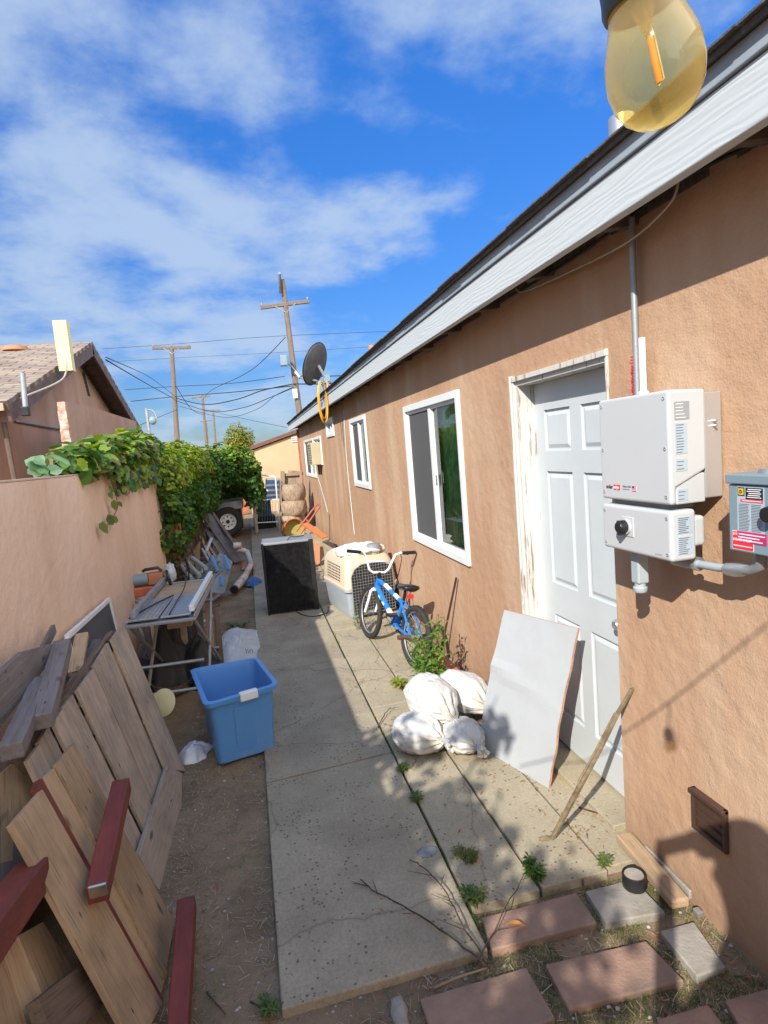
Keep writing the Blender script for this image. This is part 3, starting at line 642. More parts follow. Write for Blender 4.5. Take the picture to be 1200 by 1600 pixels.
# ------------------------------------------------------------------ inverter
def inverter():
    y0, y1 = 1.586, 1.956
    t = thing('solar_inverter', (WX, 1.77, 1.362), 'white solar inverter with rotary switch box, on the wall beside the door', 'inverter')
    XB = 1.415; XF = 1.277
    MB().box((XB, y0+.012, 1.556), (WX-.004, y1-.012, 1.892)).build('heat_sink', INVG, t, bevel=.004)
    # cover with a stepped lower edge seen on its side
    pr = [(XF, 1.548), (1.292, 1.596), (1.292, 1.596), (1.407, 1.640), (1.415, 1.66), (1.415, 1.906), (XF, 1.908)]
    prof = [(XF, 1.546), (XF, 1.907), (1.413, 1.903), (1.413, 1.650), (1.300, 1.600), (1.300, 1.546)]
    MB().prism([V(x, y0, z) for x, z in prof], V(0, y1-y0, 0)).build('cover', INVW, t, bevel=.010, seg=4)
    MB().box((1.302, y0+.006, 1.546), (1.41, y1-.006, 1.64)).build('lower_cover', INVW, t, bevel=.004)
    mb = MB()
    sb = []
    for y in (y0+.02, y1-.02):
        for z in (1.572, 1.725, 1.882): sb.append((y, z))
    for y, z in sb: mb.lathe([(0, 0), (.0055, 0), (.0055, .003), (.0035, .003), (.0034, .0012), (0, .0012)], Matrix.Translation((XF+.0006, y, z)) @ Matrix.Rotation(R(-90), 4, 'Y'), 12)
    mb.build('screw', STEEL, t)
    sw = MB().box((XF, y0+.004, 1.362), (1.372, y1+.004, 1.527)).build('switch_box', INVW, t, bevel=.012, seg=4)
    MB().box((1.372, y0+.02, 1.40), (1.42, y1-.02, 1.50)).build('back_box', INVW, sw, bevel=.012, seg=3)
    mb = MB()
    for y in (y0+.022, y1-.016):
        for z in (1.385, 1.503): mb.lathe([(0, 0), (.0055, 0), (.0055, .003), (.0035, .003), (.0034, .0012), (0, .0012)], Matrix.Translation((XF+.0006, y, z)) @ Matrix.Rotation(R(-90), 4, 'Y'), 12)
    mb.build('screw', STEEL, sw)
    MB().box((1.31, y0+.05, 1.527), (1.40, y1-.03, 1.548)).build('joint', GRYP, t)
    # rotary switch
    cy, cz = 1.812, 1.455; Mk = Matrix.Translation((XF, cy, cz)) @ Matrix.Rotation(R(-90), 4, 'Y')
    MB().box((XF-.003, cy-.038, cz-.035), (XF+.001, cy+.026, cz+.035)).build('switch_plate', INVW, sw, bevel=.002)
    kn = MB().lathe([(.0, .010), (.027, .010), (.028, .0)], Mk, 28); kn.build('switch_ring', INVW, sw, smooth=True)
    kb = MB().lathe([(0, .038), (.018, .038), (.021, .034), (.022, .010)], Mk, 28); kb.prism([V(XF-.036, cy-.008, cz+.024), V(XF-.036, cy+.008, cz+.024), V(XF-.036, cy+.006, cz-.028), V(XF-.036, cy-.006, cz-.028)], V(.026, 0, 0))
    kb.build('switch_knob', BLK, sw, smooth=True, bevel=.001)
    # labels on the side facing the street (plane y = y0)
    def face(name, x0, x1, z0, z1, mat, par, yy=y0, rows=None, ink=INK):
        lb = MB().box((x0, yy-.0012, z0), (x1, yy+.0004, z1)).build(name, mat, par)
        if rows:
            m3 = MB(); h = (z1-z0)
            for r in range(rows):
                zc = z1-h*(r+.7)/(rows+.3); ln = random.uniform(.55, .85); m3.box((x0+.004, yy-.0018, zc-.0011), (x0+.004+(x1-x0-.01)*ln, yy-.0010, zc+.0011))
            m3.build('print_lines', ink, lb)
        return lb
    cov = t
    face('label_plate', 1.298, 1.352, 1.812, 1.868, LBLG, t, rows=5, ink=LWH)
    face('label_plate', 1.298, 1.342, 1.706, 1.802, LBLW, t, rows=11)
    face('label_plate', 1.298, 1.340, 1.652, 1.690, LBLW, t, rows=3)
    face('label_plate', 1.306, 1.345, 1.556, 1.594, LBLW, t, yy=y0+.006, rows=3)
    face('label_plate', 1.300, 1.356, 1.452, 1.506, LBLW, sw, yy=y0+.004, rows=9)
    face('label_plate', 1.300, 1.356, 1.384, 1.442, LBLW, sw, yy=y0+.004, rows=9)
    # maker's mark on the front
    Mt = lambda y, z: Matrix(((0, 0, -1, XF-.0006), (-1, 0, 0, y), (0, 1, 0, z), (0, 0, 0, 1)))
    text('logo', 'solar', .020, Mt(1.925, 1.586), LBLK, t, bold=.0004)
    rb = MB().box((XF-.0010, 1.843, 1.582), (XF+.0002, 1.880, 1.601)).build('logo_patch', RED, t)
    text('logo', 'edge', .0165, Matrix.Translation((-.0010, 0, 0)) @ Mt(1.879, 1.587), LWH, t, bold=.0002)
    text('small_print', 'Made in USA', .0088, Mt(1.828, 1.594), LBLK, t)
    text('small_print', 'Assembled in USA', .0050, Mt(1.828, 1.586), INK, t)
    fl = MB().box((XF-.0010, 1.752, 1.582), (XF+.0002, 1.774, 1.600)).build('flag', LWH, t)
    m3 = MB()
    for k in range(4): m3.box((XF-.0016, 1.752, 1.5822+.0051*k), (XF-.0008, 1.774 if k < 2 else 1.763, 1.5848+.0051*k))
    m3.build('flag_stripe', RED, fl); MB().box((XF-.0016, 1.763, 1.592), (XF-.0008, 1.774, 1.600)).build('flag_canton', M('navy', (.02, .03, .2), None), fl)
    text('small_print', 'INVERTER', .008, Mt(1.668, 1.378), INVG, sw)
    # gland pipe under the switch box
    b = at(998, 870, 'x', 1.345); yy = b.y
    g = MB().box((1.325, yy-.022, 1.235), (1.37, yy+.022, 1.366)); g.build('conduit_body', PVC, t, bevel=.006)
    MB().lathe([(0, -.036), (.021, -.036), (.025, -.03), (.025, -.018), (.019, -.014), (.019, 0)], Matrix.Translation((1.347, yy, 1.237)), 18).build('conduit_cap', PVC, t, smooth=True)
    # two small bolts on the heat sink
    for z in (1.80, 1.785): MB().tube([V(1.45, y0+.014, z), V(1.45, y0-.004, z)], .004, 8).build('bolt', STEEL, t)
inverter()
def conduits():
    a = MB().tube([V(1.455, 1.97, 2.70), V(1.455, 1.97, 1.90)], .012, 14).build('conduit', STEELD, smooth=True); tag(a, 'thin grey metal conduit running from the eave down behind the inverter', 'conduit')
    b = MB().tube([V(1.44, 1.915, 2.12), V(1.44, 1.915, 1.925)], .0125, 14); b.lathe([(.0, 0), (.019, 0), (.019, .025), (.013, .03), (0, .03)], Matrix.Translation((1.44, 1.915, 1.90)), 14)
    tag(b.build('conduit', VINYL, smooth=True), 'short white pipe stub standing on top of the inverter', 'conduit')
    m3 = MB()
    for k in range(14): m3.box((1.452, 1.985+.004*(k % 2), 2.06-.011*k), (1.456, 1.999+.003*((k*7) % 3), 2.066-.011*k))
    tag(m3.build('conduit_tape', RED), 'torn red marking strip along the grey conduit above the inverter', 'tape')
    t = thing('conduit', (1.40, 1.55, 1.36), 'blue-grey conduit linking the inverter box to the grey electrical box', 'conduit')
    p0 = V(1.40, 1.72, 1.335); p1 = V(1.39, 1.52, 1.345); p2 = V(1.385, 1.43, 1.36); p3 = V(1.38, 1.36, 1.385); p4 = V(1.37, 1.33, 1.43)
    MB().tube([p0, p1, p2], .013, 16).build('pipe', PVC, t, smooth=True)
    MB().tube([V(1.40, 1.74, 1.36), V(1.40, 1.725, 1.335), V(1.398, 1.66, 1.337), V(1.396, 1.62, 1.339)], [.012, .021, .021, .018], 16).build('coupling', PVC, t, smooth=True)
    MB().tube([V(1.397, 1.625, 1.339), V(1.397, 1.61, 1.340)], .024, 8).build('lock_nut', STEEL, t)
    MB().tube([V(1.39, 1.49, 1.347), V(1.388, 1.46, 1.351), V(1.386, 1.43, 1.357), V(1.384, 1.395, 1.366)], [.019, .022, .021, .012], 16).build('coupling', STEEL, t, smooth=True)
    MB().tube([V(1.385, 1.44, 1.356), V(1.38, 1.39, 1.362), V(1.375, 1.352, 1.385), V(1.37, 1.345, 1.43)], .015, 16).build('elbow', GRYP, t, smooth=True)
conduits()
def ebox():
    XF = 1.33; y1 = 1.415; y0 = 1.02; z0, z1 = 1.426, 1.647
    t = thing('electrical_box', (WX, 1.25, z0), 'grey electrical disconnect box with warning stickers at the right edge', 'electrical box')
    MB().box((XF, y0, z0), (WX-.003, y1, z1-.03)).build('enclosure', GREYE, t, bevel=.004)
    MB().box((XF-.008, y0-.004, z1-.028), (WX-.002, y1+.004, z1)).build('top_cap', GREYE, t, bevel=.004)
    MB().tube([V(XF+.06, 1.33, z1), V(XF+.06, 1.33, z1+.012)], .03, 20).build('hub', STEEL, t, smooth=True)
    MB().lathe([(0, .03), (.02, .03), (.024, .01), (.026, 0)], Matrix.Translation((XF, 1.262, 1.545)) @ Matrix.Rotation(R(-90), 4, 'Y'), 20).build('knob', BLK, t, smooth=True)
    def f(name, ya, yb, za, zb, mat, k=1): return MB().box((XF-.0006*k, ya, za), (XF+.0002, yb, zb)).build(name, mat, t)
    Mt = lambda y, z, k=2: Matrix(((0, 0, -1, XF-.0006*k), (-1, 0, 0, y), (0, 1, 0, z), (0, 0, 0, 1)))
    f('sticker', 1.294, 1.384, 1.470, 1.612, LBLW)
    f('sticker_patch', 1.358, 1.381, 1.586, 1.610, LBLK, 2); f('sticker_patch', 1.361, 1.378, 1.589, 1.607, YEL, 3); text('letter', 'D', .013, Mt(1.3742, 1.5935, 4), LBLK, t, bold=.0005)
    f('sticker_patch', 1.298, 1.354, 1.578, 1.610, LBLK, 2)
    m3 = MB()
    for k in range(5): m3.box((XF-.0022, 1.303+.004*(k % 2), 1.5825+.0055*k), (XF-.0012, 1.349-.003*(k % 3), 1.5848+.0055*k))
    m3.build('print_lines', LWH, t)
    f('sticker_patch', 1.298, 1.372, 1.569, 1.577, RED, 2); m3 = MB(); m3.box((XF-.0022, 1.303, 1.5720), (XF-.0012, 1.366, 1.5742)); m3.build('print_lines', LWH, t)
    m3 = MB()
    for c in (0, 1):
        for k in range(18): m3.box((XF-.0016, 1.299+.042*c+random.uniform(0, .008), 1.4895+.0043*k), (XF-.0004, 1.336+.042*c, 1.4907+.0043*k))
    m3.build('print_lines', INK, t)
    f('warning_label', 1.288, 1.384, 1.455, 1.486, PINK, 3); m3 = MB()
    for k, (a, b) in enumerate(((1.30, 1.38), (1.31, 1.38), (1.292, 1.378))): m3.box((XF-.0028, a, 1.4595+.0085*k), (XF-.0018, b, 1.4625+.0085*k))
    m3.build('print_lines', LWH, t)
    f('warning_label', 1.330, 1.403, 1.4320, 1.4850, LWH, 1); f('warning_label', 1.3315, 1.4015, 1.4335, 1.4835, RED, 2)
    text('warning_text', 'EMERGENCY', .0110, Mt(1.4, 1.4725, 2.4), LWH, t, ext=.0001, sx=.93); text('warning_text', 'DISCONNECT', .0108, Mt(1.4, 1.457, 3), LWH, t, sx=.95)
    m3 = MB().box((XF-.0018, 1.335, 1.442), (XF-.0010, 1.398, 1.4445)); m3.build('print_lines', LWH, t)
ebox()

# ------------------------------------------------------------------ string light bulb near the lens
def bulb():
    c = CAM + ray(1019, 92)*.385
    t = thing('string_light', c, 'amber glass string light bulb in a black socket hanging close overhead', 'light bulb')
    ax = V(.0, .05, 1).normalized(); top = c + V(0, 0, .0)
    fr = frame(c, V(1, 0, 0), V(0, 0, 1)) @ Matrix.Rotation(R(-11), 4, 'Y') @ Matrix.Scale(.86, 4)
    prof = [(.0005, -.036), (.007, -.0352), (.014, -.0325), (.020, -.027), (.0243, -.019), (.0262, -.010), (.0261, -.002), (.0253, .004), (.0236, .010), (.0215, .016), (.0198, .0215), (.0187, .026), (.0182, .034)]
    MB().lathe(prof, fr, 48).build('glass', BULB, t, smooth='all')
    MB().lathe([(.0, .028), (.0205, .028), (.0212, .031), (.0205, .036), (.020, .062), (.013, .078), (0, .08)], fr, 32).build('socket', BLK, t, smooth=True)
    MB().tube([fr @ V(.001, 0, .012), fr @ V(.002, 0, -.013)], .0016, 10).build('filament', FILA, t, smooth=True)
    MB().tube([fr @ V(.0, 0, .03), fr @ V(.004, 0, .012), fr @ V(.0052, 0, -.011), fr @ V(.0005, 0, -.015)], .0006, 6).build('filament_wire', STEEL, t)
    MB().tube([fr @ V(0, 0, .032), fr @ V(0, 0, .022), fr @ V(0, 0, .012)], [.007, .004, .0015], 12).build('stem', BULB, t, smooth=True)
    # festoon wire: its shadow runs across the wall
    P1 = at(975, 1145, 'x', WX) - SUN*2.95; P2 = at(1047, 1096, 'x', WX) - SUN*2.62; P3 = at(1200, 975, 'x', WX) - SUN*2.62
    top = fr @ V(0, 0, .078)
    d1 = (P1-P2)
    cable('light_cord', [P1+d1*3+V(0, 0, .12), P1+d1+V(0, 0, .02), P1, P2, P3, P3+(P3-P2)*4], .0038, BLK, t)
    cable('drop_cord', [top, top*.5+P2*.5, P2], .003, BLK, t)
bulb()

# ------------------------------------------------------------------ left boundary wall
LX = -1.09
bw = thing('boundary_wall', (LX-.08, 2, 0), 'smooth tan stucco garden wall along the left side', 'wall')
MB().box((LX-.16, -6, -.1), (LX, 7.5, 1.790)).build('wall_body', STUL, bw, bevel=.008)
MB().box((LX-.165, -6, 1.789), (LX+.003, 7.503, 1.798)).build('wall_cap', M('pale_cap', (.62, .48, .38), (.5, .38, .3), 6, .9), bw)

# ------------------------------------------------------------------ neighbouring house
def neighbour():
    X = -2.4; E1 = at(15, 648, 'x', X); A = at(160, 550, 'x', X); E2 = at(225, 675, 'x', X)
    t = thing('neighbour_house', (X-3, 11, 0), 'brown stucco neighbour house with shingled gable roof behind the left wall', 'house')
    XW = X-.35; ym = (E1.y+E2.y)/2; ze = (E1.z+E2.z)/2; za = A.z; A = V(X, ym, za); e1 = V(X, E1.y, ze); e2 = V(X, E2.y, ze)
    k = (za-ze)/(ym-E1.y); y0w = E1.y+.35; y1w = E2.y-.35
    MB().prism([V(XW, y0w, -.1), V(XW, y1w, -.1), V(XW, y1w, ze+.35*k-.12), V(XW, ym, za-.12), V(XW, y0w, ze+.35*k-.12)], V(-9, 0, 0)).build('wall', STUN, t, fr=Matrix.Translation(V(XW, 0, 0)))
    for s, e in ((1, e1), (-1, e2)):
        d = (A-e); nrm = V(1, 0, 0).cross(d) if s == 1 else d.cross(V(1, 0, 0)); nrm = nrm.normalized()
        if nrm.z < 0: nrm = -nrm
        fr = frame(e, V(-1, 0, 0), nrm)
        mb = MB().prism([e, A, A+V(-10, 0, 0), e+V(-10, 0, 0)], nrm*.05); mb.build('roof', BSHING, t, fr=fr)
        MB().prism([e-nrm*.001, A-nrm*.001, A-nrm*.17, e-nrm*.17], V(-.035, 0, 0)).build('rake_board', BROWNT, t)
        MB().prism([e+V(-.04, 0, 0)-nrm*.002, A+V(-.04, 0, 0)-nrm*.002, A+V(-.345, 0, 0)-nrm*.002, e+V(-.345, 0, 0)-nrm*.002], -nrm*.02).build('soffit', BROWNT, t)
    MB().box((X-10, E1.y-.03, ze-.05), (X-.04, E1.y+.0, ze+.03)).build('eave_board', M('tan_trim', (.42, .3, .2), None), t)
    mb = MB()
    for k_ in range(6):
        p = at(131+k_*1.6, 585+k_*6.2, 'x', XW+.006); mb.box((XW-.01, p.y-.09, p.z-.035), (XW+.004, p.y+.09, p.z+.035))
    mb.build('gable_vent', DARKIN, t)
    for k_ in (1,):
        c = at(105, 575, 'y', E1.y+1.9); MB().box((c.x-.085, c.y-.08, c.z-.05), (c.x+.085, c.y+.08, c.z+.62), M_=None).build('chimney', YELP, t, bevel=.006)
    c = at(25, 556, 'y', ym-.6); mb = MB().lathe([(0, .14), (.18, .14), (.18, .08), (.10, .06), (.12, -.2)], Matrix.Translation(c), 16); mb.build('roof_vent', TERRA, t, smooth=True)
    a = at(35, 583, 'y', E1.y+.1); b = at(40, 640, 'y', E1.y+.1); MB().tube([b, a], .028, 12).build('service_mast', STEELD, t, smooth=True)
    MB().box((b.x-.04, b.y-.05, b.z-.07), (b.x+.04, b.y+.03, b.z+.03)).build('weatherhead', BLK, t, bevel=.01)
    cable('roof_cable', [at(105, 570, 'y', E1.y+1.7)+V(0, 0, .05), at(98, 592, 'y', E1.y+1.2), at(50, 615, 'y', E1.y+.5), at(0, 632, 'y', E1.y+.3)], .012, CABG, t)
    cable('wall_pipe', [at(25, 658, 'x', XW+.03), at(105, 672, 'x', XW+.03)], .014, STEELD, t)
    d0 = at(6, 660, 'y', y0w-.04); d1 = at(24, 740, 'y', y0w-.04); MB().tube([V(d0.x, d0.y, d0.z), V(d1.x, d1.y, d1.z-.6)], .03, 8).build('downspout', BROWNT, t)
neighbour()
# broken stucco wall fragment behind the garden wall
f0 = at(105, 740, 'y', 7.2); f1 = at(108, 628, 'y', 7.2); f2 = at(117, 622, 'y', 7.2)
t = thing('stucco_pier', (f0.x+.3, 7.4, 1.0), 'broken stucco wall stub with a rough white cut edge behind the garden wall', 'wall stub')
x0, x1 = f0.x, f0.x+.09
g2 = at(195, 652, 'x', x1)
MB().prism([V(x1, 7.2, .0), V(x1, g2.y+1, .0), V(x1, g2.y+1, f1.z+.05), V(x1, 8.2, f1.z+.04), V(x1, 7.2, f1.z)], V(-.09, 0, 0)).build('stub_wall', STUN, t)
mb = MB()
for k in range(20):
    z = .6+(f1.z-.6)*k/20; mb.box((x0-.01+random.uniform(0, .02), 7.17+random.uniform(0, .02), z), (x1-.01+random.uniform(0, .02), 7.2, z+(f1.z-.6)/20+.004))
mb.build('cut_edge', M('broken_plaster', (.62, .52, .45), (.35, .2, .14), 14, .95, bump=.8, dirt=(.25, .1, .07), damt=.8, dscale=12), t)

# ------------------------------------------------------------------ far house and gate end
def farhouse():
    a = at(378, 706, 'y', 20); b = at(475, 670, 'y', 20); t = thing('far_house', (1.5, 21, 0), 'tan far house with brown sloping roof edge closing the alley', 'house')
    k = (b.z-a.z)/(b.x-a.x); e = V(6, 20, a.z+k*(6-a.x))
    MB().prism([V(a.x+.1, 20.1, -.1), V(6, 20.1, -.1), V(6, 20.1, e.z-.08), V(a.x+.1, 20.1, a.z-.05)], V(0, 6, 0)).build('wall', HOUSEB, t)
    MB().prism([V(a.x-.15, 20, a.z-.08), V(6, 20, e.z-.08), V(6, 20, e.z+.05), V(a.x-.15, 20, a.z+.04)], V(0, 6.5, 0)).build('roof', M('brown_roof', (.17, .08, .055), (.12, .06, .04), 6, .8), t)
    v = at(461, 686, 'y', 20.08); m3 = MB()
    for q_ in range(3): m3.box((v.x-.12, 20.07, v.z-.10+.07*q_), (v.x+.12, 20.1, v.z-.06+.07*q_))
    m3.build('wall_vent', VINYL, t)
    MB().box((a.x-.2, 19.93, a.z-.15), (a.x-.02, 20.05, 0.0)).build('corner_post', REDB, t)
farhouse()

# ------------------------------------------------------------------ foliage
def leaf(mb, p, n, size, spin, kind=0):
    n = n.normalized(); a = n.orthogonal().normalized(); b = n.cross(a); c, s = math.cos(spin), math.sin(spin)
    u = a*c+b*s; v = -a*s+b*c
    if kind == 0: P = [(0, -.45, 0), (.42, -.30, .10), (.40, .15, .12), (0, .60, -.05), (-.40, .15, .12), (-.42, -.30, .10)]; Fc = [(0, 1, 2, 3), (0, 3, 4, 5)]
    elif kind == 1: P = [(0, -.5, 0), (.11, -.1, .03), (0, .6, -.08), (-.11, -.1, .03)]; Fc = [(0, 1, 2, 3)]
    else: P = [(0, -.35, 0), (.28, -.5, .08), (.52, -.15, .12), (.34, .3, .05), (0, .7, -.10), (-.34, .3, .05), (-.52, -.15, .12), (-.28, -.5, .08)]; Fc = [(0, 1, 2, 3, 4), (0, 4, 5, 6, 7)]
    mb.add([p + (u*x+v*y+n*z)*size for x, y, z in P], Fc)
def rv(): return V(random.gauss(0, 1), random.gauss(0, 1), random.gauss(0, 1))
def foliage(mb, c, rad, n, size, kind=0, shell=.75, up=.6, nz=1.7, thr=-.17):
    c = V(c); k = 0
    while k < n:
        d = rv().normalized(); q = shell+(1-shell)*random.random()**.5 if random.random() < .8 else random.random()
        bmp = 1+.28*noise.noise(d*nz+c)
        p = c + V(d.x*rad[0], d.y*rad[1], d.z*rad[2])*q*bmp
        k += 1
        if noise.noise(p*3.1) < thr: continue
        leaf(mb, p, (d*.9+V(0, 0, up)+rv()*.45), size*random.uniform(.6, 1.25), random.uniform(0, 6.28), kind)
def hedge():
    t = thing('ivy_hedge', (-1.15, 10.5, 0), 'thick ivy hedge spilling over the fence beyond the left wall', 'hedge')
    mb = MB(); my = MB()
    y = 7.7
    while y < 14:
        fz = 1.55+.05*math.sin(y*1.3)
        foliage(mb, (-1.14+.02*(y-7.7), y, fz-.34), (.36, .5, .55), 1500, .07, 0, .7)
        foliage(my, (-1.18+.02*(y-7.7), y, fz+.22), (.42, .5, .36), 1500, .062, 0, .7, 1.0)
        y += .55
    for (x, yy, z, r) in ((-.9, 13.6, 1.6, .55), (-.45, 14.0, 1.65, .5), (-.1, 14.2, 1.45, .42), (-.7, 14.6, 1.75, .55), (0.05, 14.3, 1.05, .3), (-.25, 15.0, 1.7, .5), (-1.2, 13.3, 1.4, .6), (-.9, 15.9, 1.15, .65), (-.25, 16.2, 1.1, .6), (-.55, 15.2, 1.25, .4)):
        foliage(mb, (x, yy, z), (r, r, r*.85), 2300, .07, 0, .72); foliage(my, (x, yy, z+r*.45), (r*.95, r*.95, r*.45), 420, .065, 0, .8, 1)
    mb.build('foliage', IVY, t); my.build('sun_tinted_foliage', IVYY, t)  # upper hedge leaves carry painted sunlight in their yellow-green
    st = MB()
    for k in range(26):
        y = random.uniform(7.7, 13.5); p = V(-1.0+random.uniform(-.1, .15), y, random.uniform(.0, .3)); st.tube([p, p+V(random.uniform(-.1, .1), random.uniform(-.3, .3), .5), p+V(-.1, random.uniform(-.5, .5), 1.2)], .012, 5, r2=.006)
    st.build('stem', BARK, t)
    c = MB(); foliage(c, (-1.0, 8.2, .25), (.15, .5, .2), 160, .07); foliage(c, (.1, 14.0, .9), (.2, .3, .5), 300, .07); c.build('low_foliage', IVY, t)
hedge()
def vine():
    t = thing('broadleaf_vine', (LX-.1, 5.8, 1.8), 'broad leaved vine draped over the top of the left wall', 'vine')
    mb = MB(); y = 4.35
    while y < 7.6:
        foliage(mb, (LX-.08, y, 1.86+.045*(y-4.3)), (.20, .25, .13+.03*(y-4.3)), 90, .105, 2, .75, .8, thr=-.6); y += .22
    for k in range(230):
        y = random.uniform(4.9, 7.4); z = 1.80-random.random()**1.8*.18; leaf(mb, V(LX+.03+random.uniform(0, .06), y, z), V(1, -.4, .5)+rv()*.35, random.uniform(.06, .105), random.uniform(0, 6.28), 2)
    mb.build('leaves', BIGL, t)
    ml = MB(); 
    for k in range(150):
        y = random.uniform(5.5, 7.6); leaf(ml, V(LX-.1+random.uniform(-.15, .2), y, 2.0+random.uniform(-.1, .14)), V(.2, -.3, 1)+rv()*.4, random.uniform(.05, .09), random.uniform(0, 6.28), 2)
    ml.build('sun_tinted_leaves', IVYY, t)  # yellow-green top leaves paint sunlight onto the vine
    pl = MB(); 
    for k in range(26):
        y = random.uniform(4.0, 4.6); leaf(pl, V(LX-.16+random.uniform(-.05, .08), y, 1.84+random.uniform(-.03, .07)), V(.4, -.7, .6)+rv()*.25, random.uniform(.07, .12), random.uniform(0, 6.28), 2)
    pl.build('pale_leaves', PALEL, t)
    pts = [at(x, y, 'x', LX+.03) for x, y in ((172, 748), (178, 765), (184, 790), (178, 805), (168, 820), (158, 826))]
    cable('tendril', pts, .003, BARK, t)
    hl = MB()
    for (x, y, s) in ((184, 770, .04), (172, 774, .035), (187, 788, .035), (178, 790, .055), (172, 813, .06), (179, 812, .045), (161, 825, .06)): leaf(hl, at(x, y, 'x', LX+.045), V(1, -.6, .2)+rv()*.15, s*1.6, random.uniform(2.5, 3.8), 0)
    hl.build('hanging_leaves', leafmat('olive_vine_leaf', [(.09, .13, .03), (.14, .18, .04), (.07, .1, .03)]), t)
    cable('tendril', [at(x, y, 'x', LX+.03) for x, y in ((200, 758), (203, 768), (196, 775))], .003, BARK, t)
    sp = MB()
    for k in range(5):
        p = at(185+random.uniform(-6, 6), 678+random.uniform(-14, 6), 'y', 6.4); leaf(sp, p, rv(), .05, random.uniform(0, 6), 0)
    sp.build('shoot_leaves', IVYY, t)
vine()
def tree(name, base, h, cr, label, mat, n, size, grp=None, trunk_r=.12, cz=None, flat=1.):
    t = thing(name, base, label, 'tree', grp); b = V(base)
    mb = MB().tube([b, b+V(.1, .05, h*.4), b+V(.0, 0, h*.7)], trunk_r, 10, r2=trunk_r*.5)
    for k in range(6):
        an = k*1.05; mb.tube([b+V(0, 0, h*.45), b+V(math.cos(an)*cr*.35, math.sin(an)*cr*.35, h*.65), b+V(math.cos(an)*cr*.75, math.sin(an)*cr*.75, h*.8)], trunk_r*.4, 6, r2=trunk_r*.1)
    mb.build('trunk', BARK, t, smooth='all')
    c = MB(); cc = b+V(0, 0, cz or h*.75)
    for k in range(9):
        d = rv().normalized()*cr*.45; d.z *= flat; foliage(c, cc+d, (cr*.6, cr*.6, cr*.55*flat), n//9, size, 0, .6)
    c.build('crown', mat, t); return t
tree('tree', (-.75, 60, -.03), 5.1, 1.75, 'small round olive green tree far behind the hedge', TREEL, 5200, .16, cz=3.9)

# ------------------------------------------------------------------ poles and wires
def pole(loc_top, loc_base, arm, r, label, extras=0, zarm=None, mat=POLEW):
    t = thing('utility_pole', loc_base, label, 'utility pole', 'wooden utility poles')
    MB().tube([loc_base, loc_top], r*1.25, 12, r2=r*.8).build('pole', mat, t, smooth=True)
    a, b = arm; A_ = MB(); fr = frame(a, b-a); l = (b-a).length; h = r*.55
    A_.box((0, -h-.02, -h), (l, h-.02, h), M_=fr); A_.build('crossarm', mat, t, bevel=.01)
    mid = (a+b)/2; br = MB(); d = (b-a).normalized()
    for s in (-1, 1): br.tube([mid+d*s*l*.22+V(0, -h*1.3, -.02), mid+V(0, -h*1.3, -l*.17)], r*.16, 5)
    br.build('brace', STEELD, t)
    for f_ in (.03, .5, .97) if extras != 1 else (.03, .97):
        p = a+(b-a)*f_; MB().lathe([(0, 0), (.03, 0), (.05, .05), (.035, .07), (.05, .10), (.03, .14), (0, .15)], Matrix.Translation(p+V(0, 0, h)) @ Matrix.Scale(max(.8, r*7), 4), 10).build('insulator', GRYP, t, smooth='all')
    return t
P1t, P1b = at(441, 437, 'y', 27), V(2.62, 27, 0)
t = pole(P1t, P1b, (at(407, 481, 'y', 27), at(483, 471, 'y', 27)), .13, 'tall leaning utility pole with crossarm rising behind the house and dish', 1)
q0 = at(437, 428, 'y', 26.8); q1 = at(438, 458, 'y', 26.8); MB().tube([q1, q0], .05, 8).build('standoff', BLK, t); MB().blob(q0, (.08, .08, .08)).build('insulator', GREYE, t)
c = at(444, 563, 'y', 26.6); MB().box((c.x-.18, c.y-.2, c.z-.25), (c.x+.12, c.y+.1, c.z+.2)).build('equipment_box', GREYE, t, bevel=.03)
MB().tube([c, at(455, 572, 'y', 26.9), at(462, 580, 'y', 26.9)], .04, 8).build('bracket_arm', STEELD, t)
c = at(461, 615, 'y', 26.8); MB().box((c.x-.1, c.y-.03, c.z-.2), (c.x+.1, c.y, c.z+.2)).build('notice_plate', VINYL, t)
P2b = V(-4.0, 36, 0)
pole(at(268, 541, 'y', 36), P2b, (at(238, 544, 'y', 36), at(298, 543, 'y', 36)), .14, 'brown utility pole with crossarm, between the neighbour roof and the leaning pole', 2)
pole(at(316, 618, 'y', 72), V(at(322, 700, 'y', 72).x, 72, 0), (at(299, 622, 'y', 72), at(328, 619, 'y', 72)), .16, 'thin distant pole, nearest of the small ones right of the brown pole', 2)
pole(at(333, 640, 'y', 95), V(at(336, 705, 'y', 95).x, 95, 0), (at(320, 642, 'y', 95), at(344, 641, 'y', 95)), .17, 'small distant utility pole, rightmost of the far ones', 2)
pole(at(322, 657, 'y', 120), V(at(324, 705, 'y', 120).x, 120, 0), (at(313, 659, 'y', 120), at(331, 657, 'y', 120)), .17, 'farthest and shortest utility pole', 2)
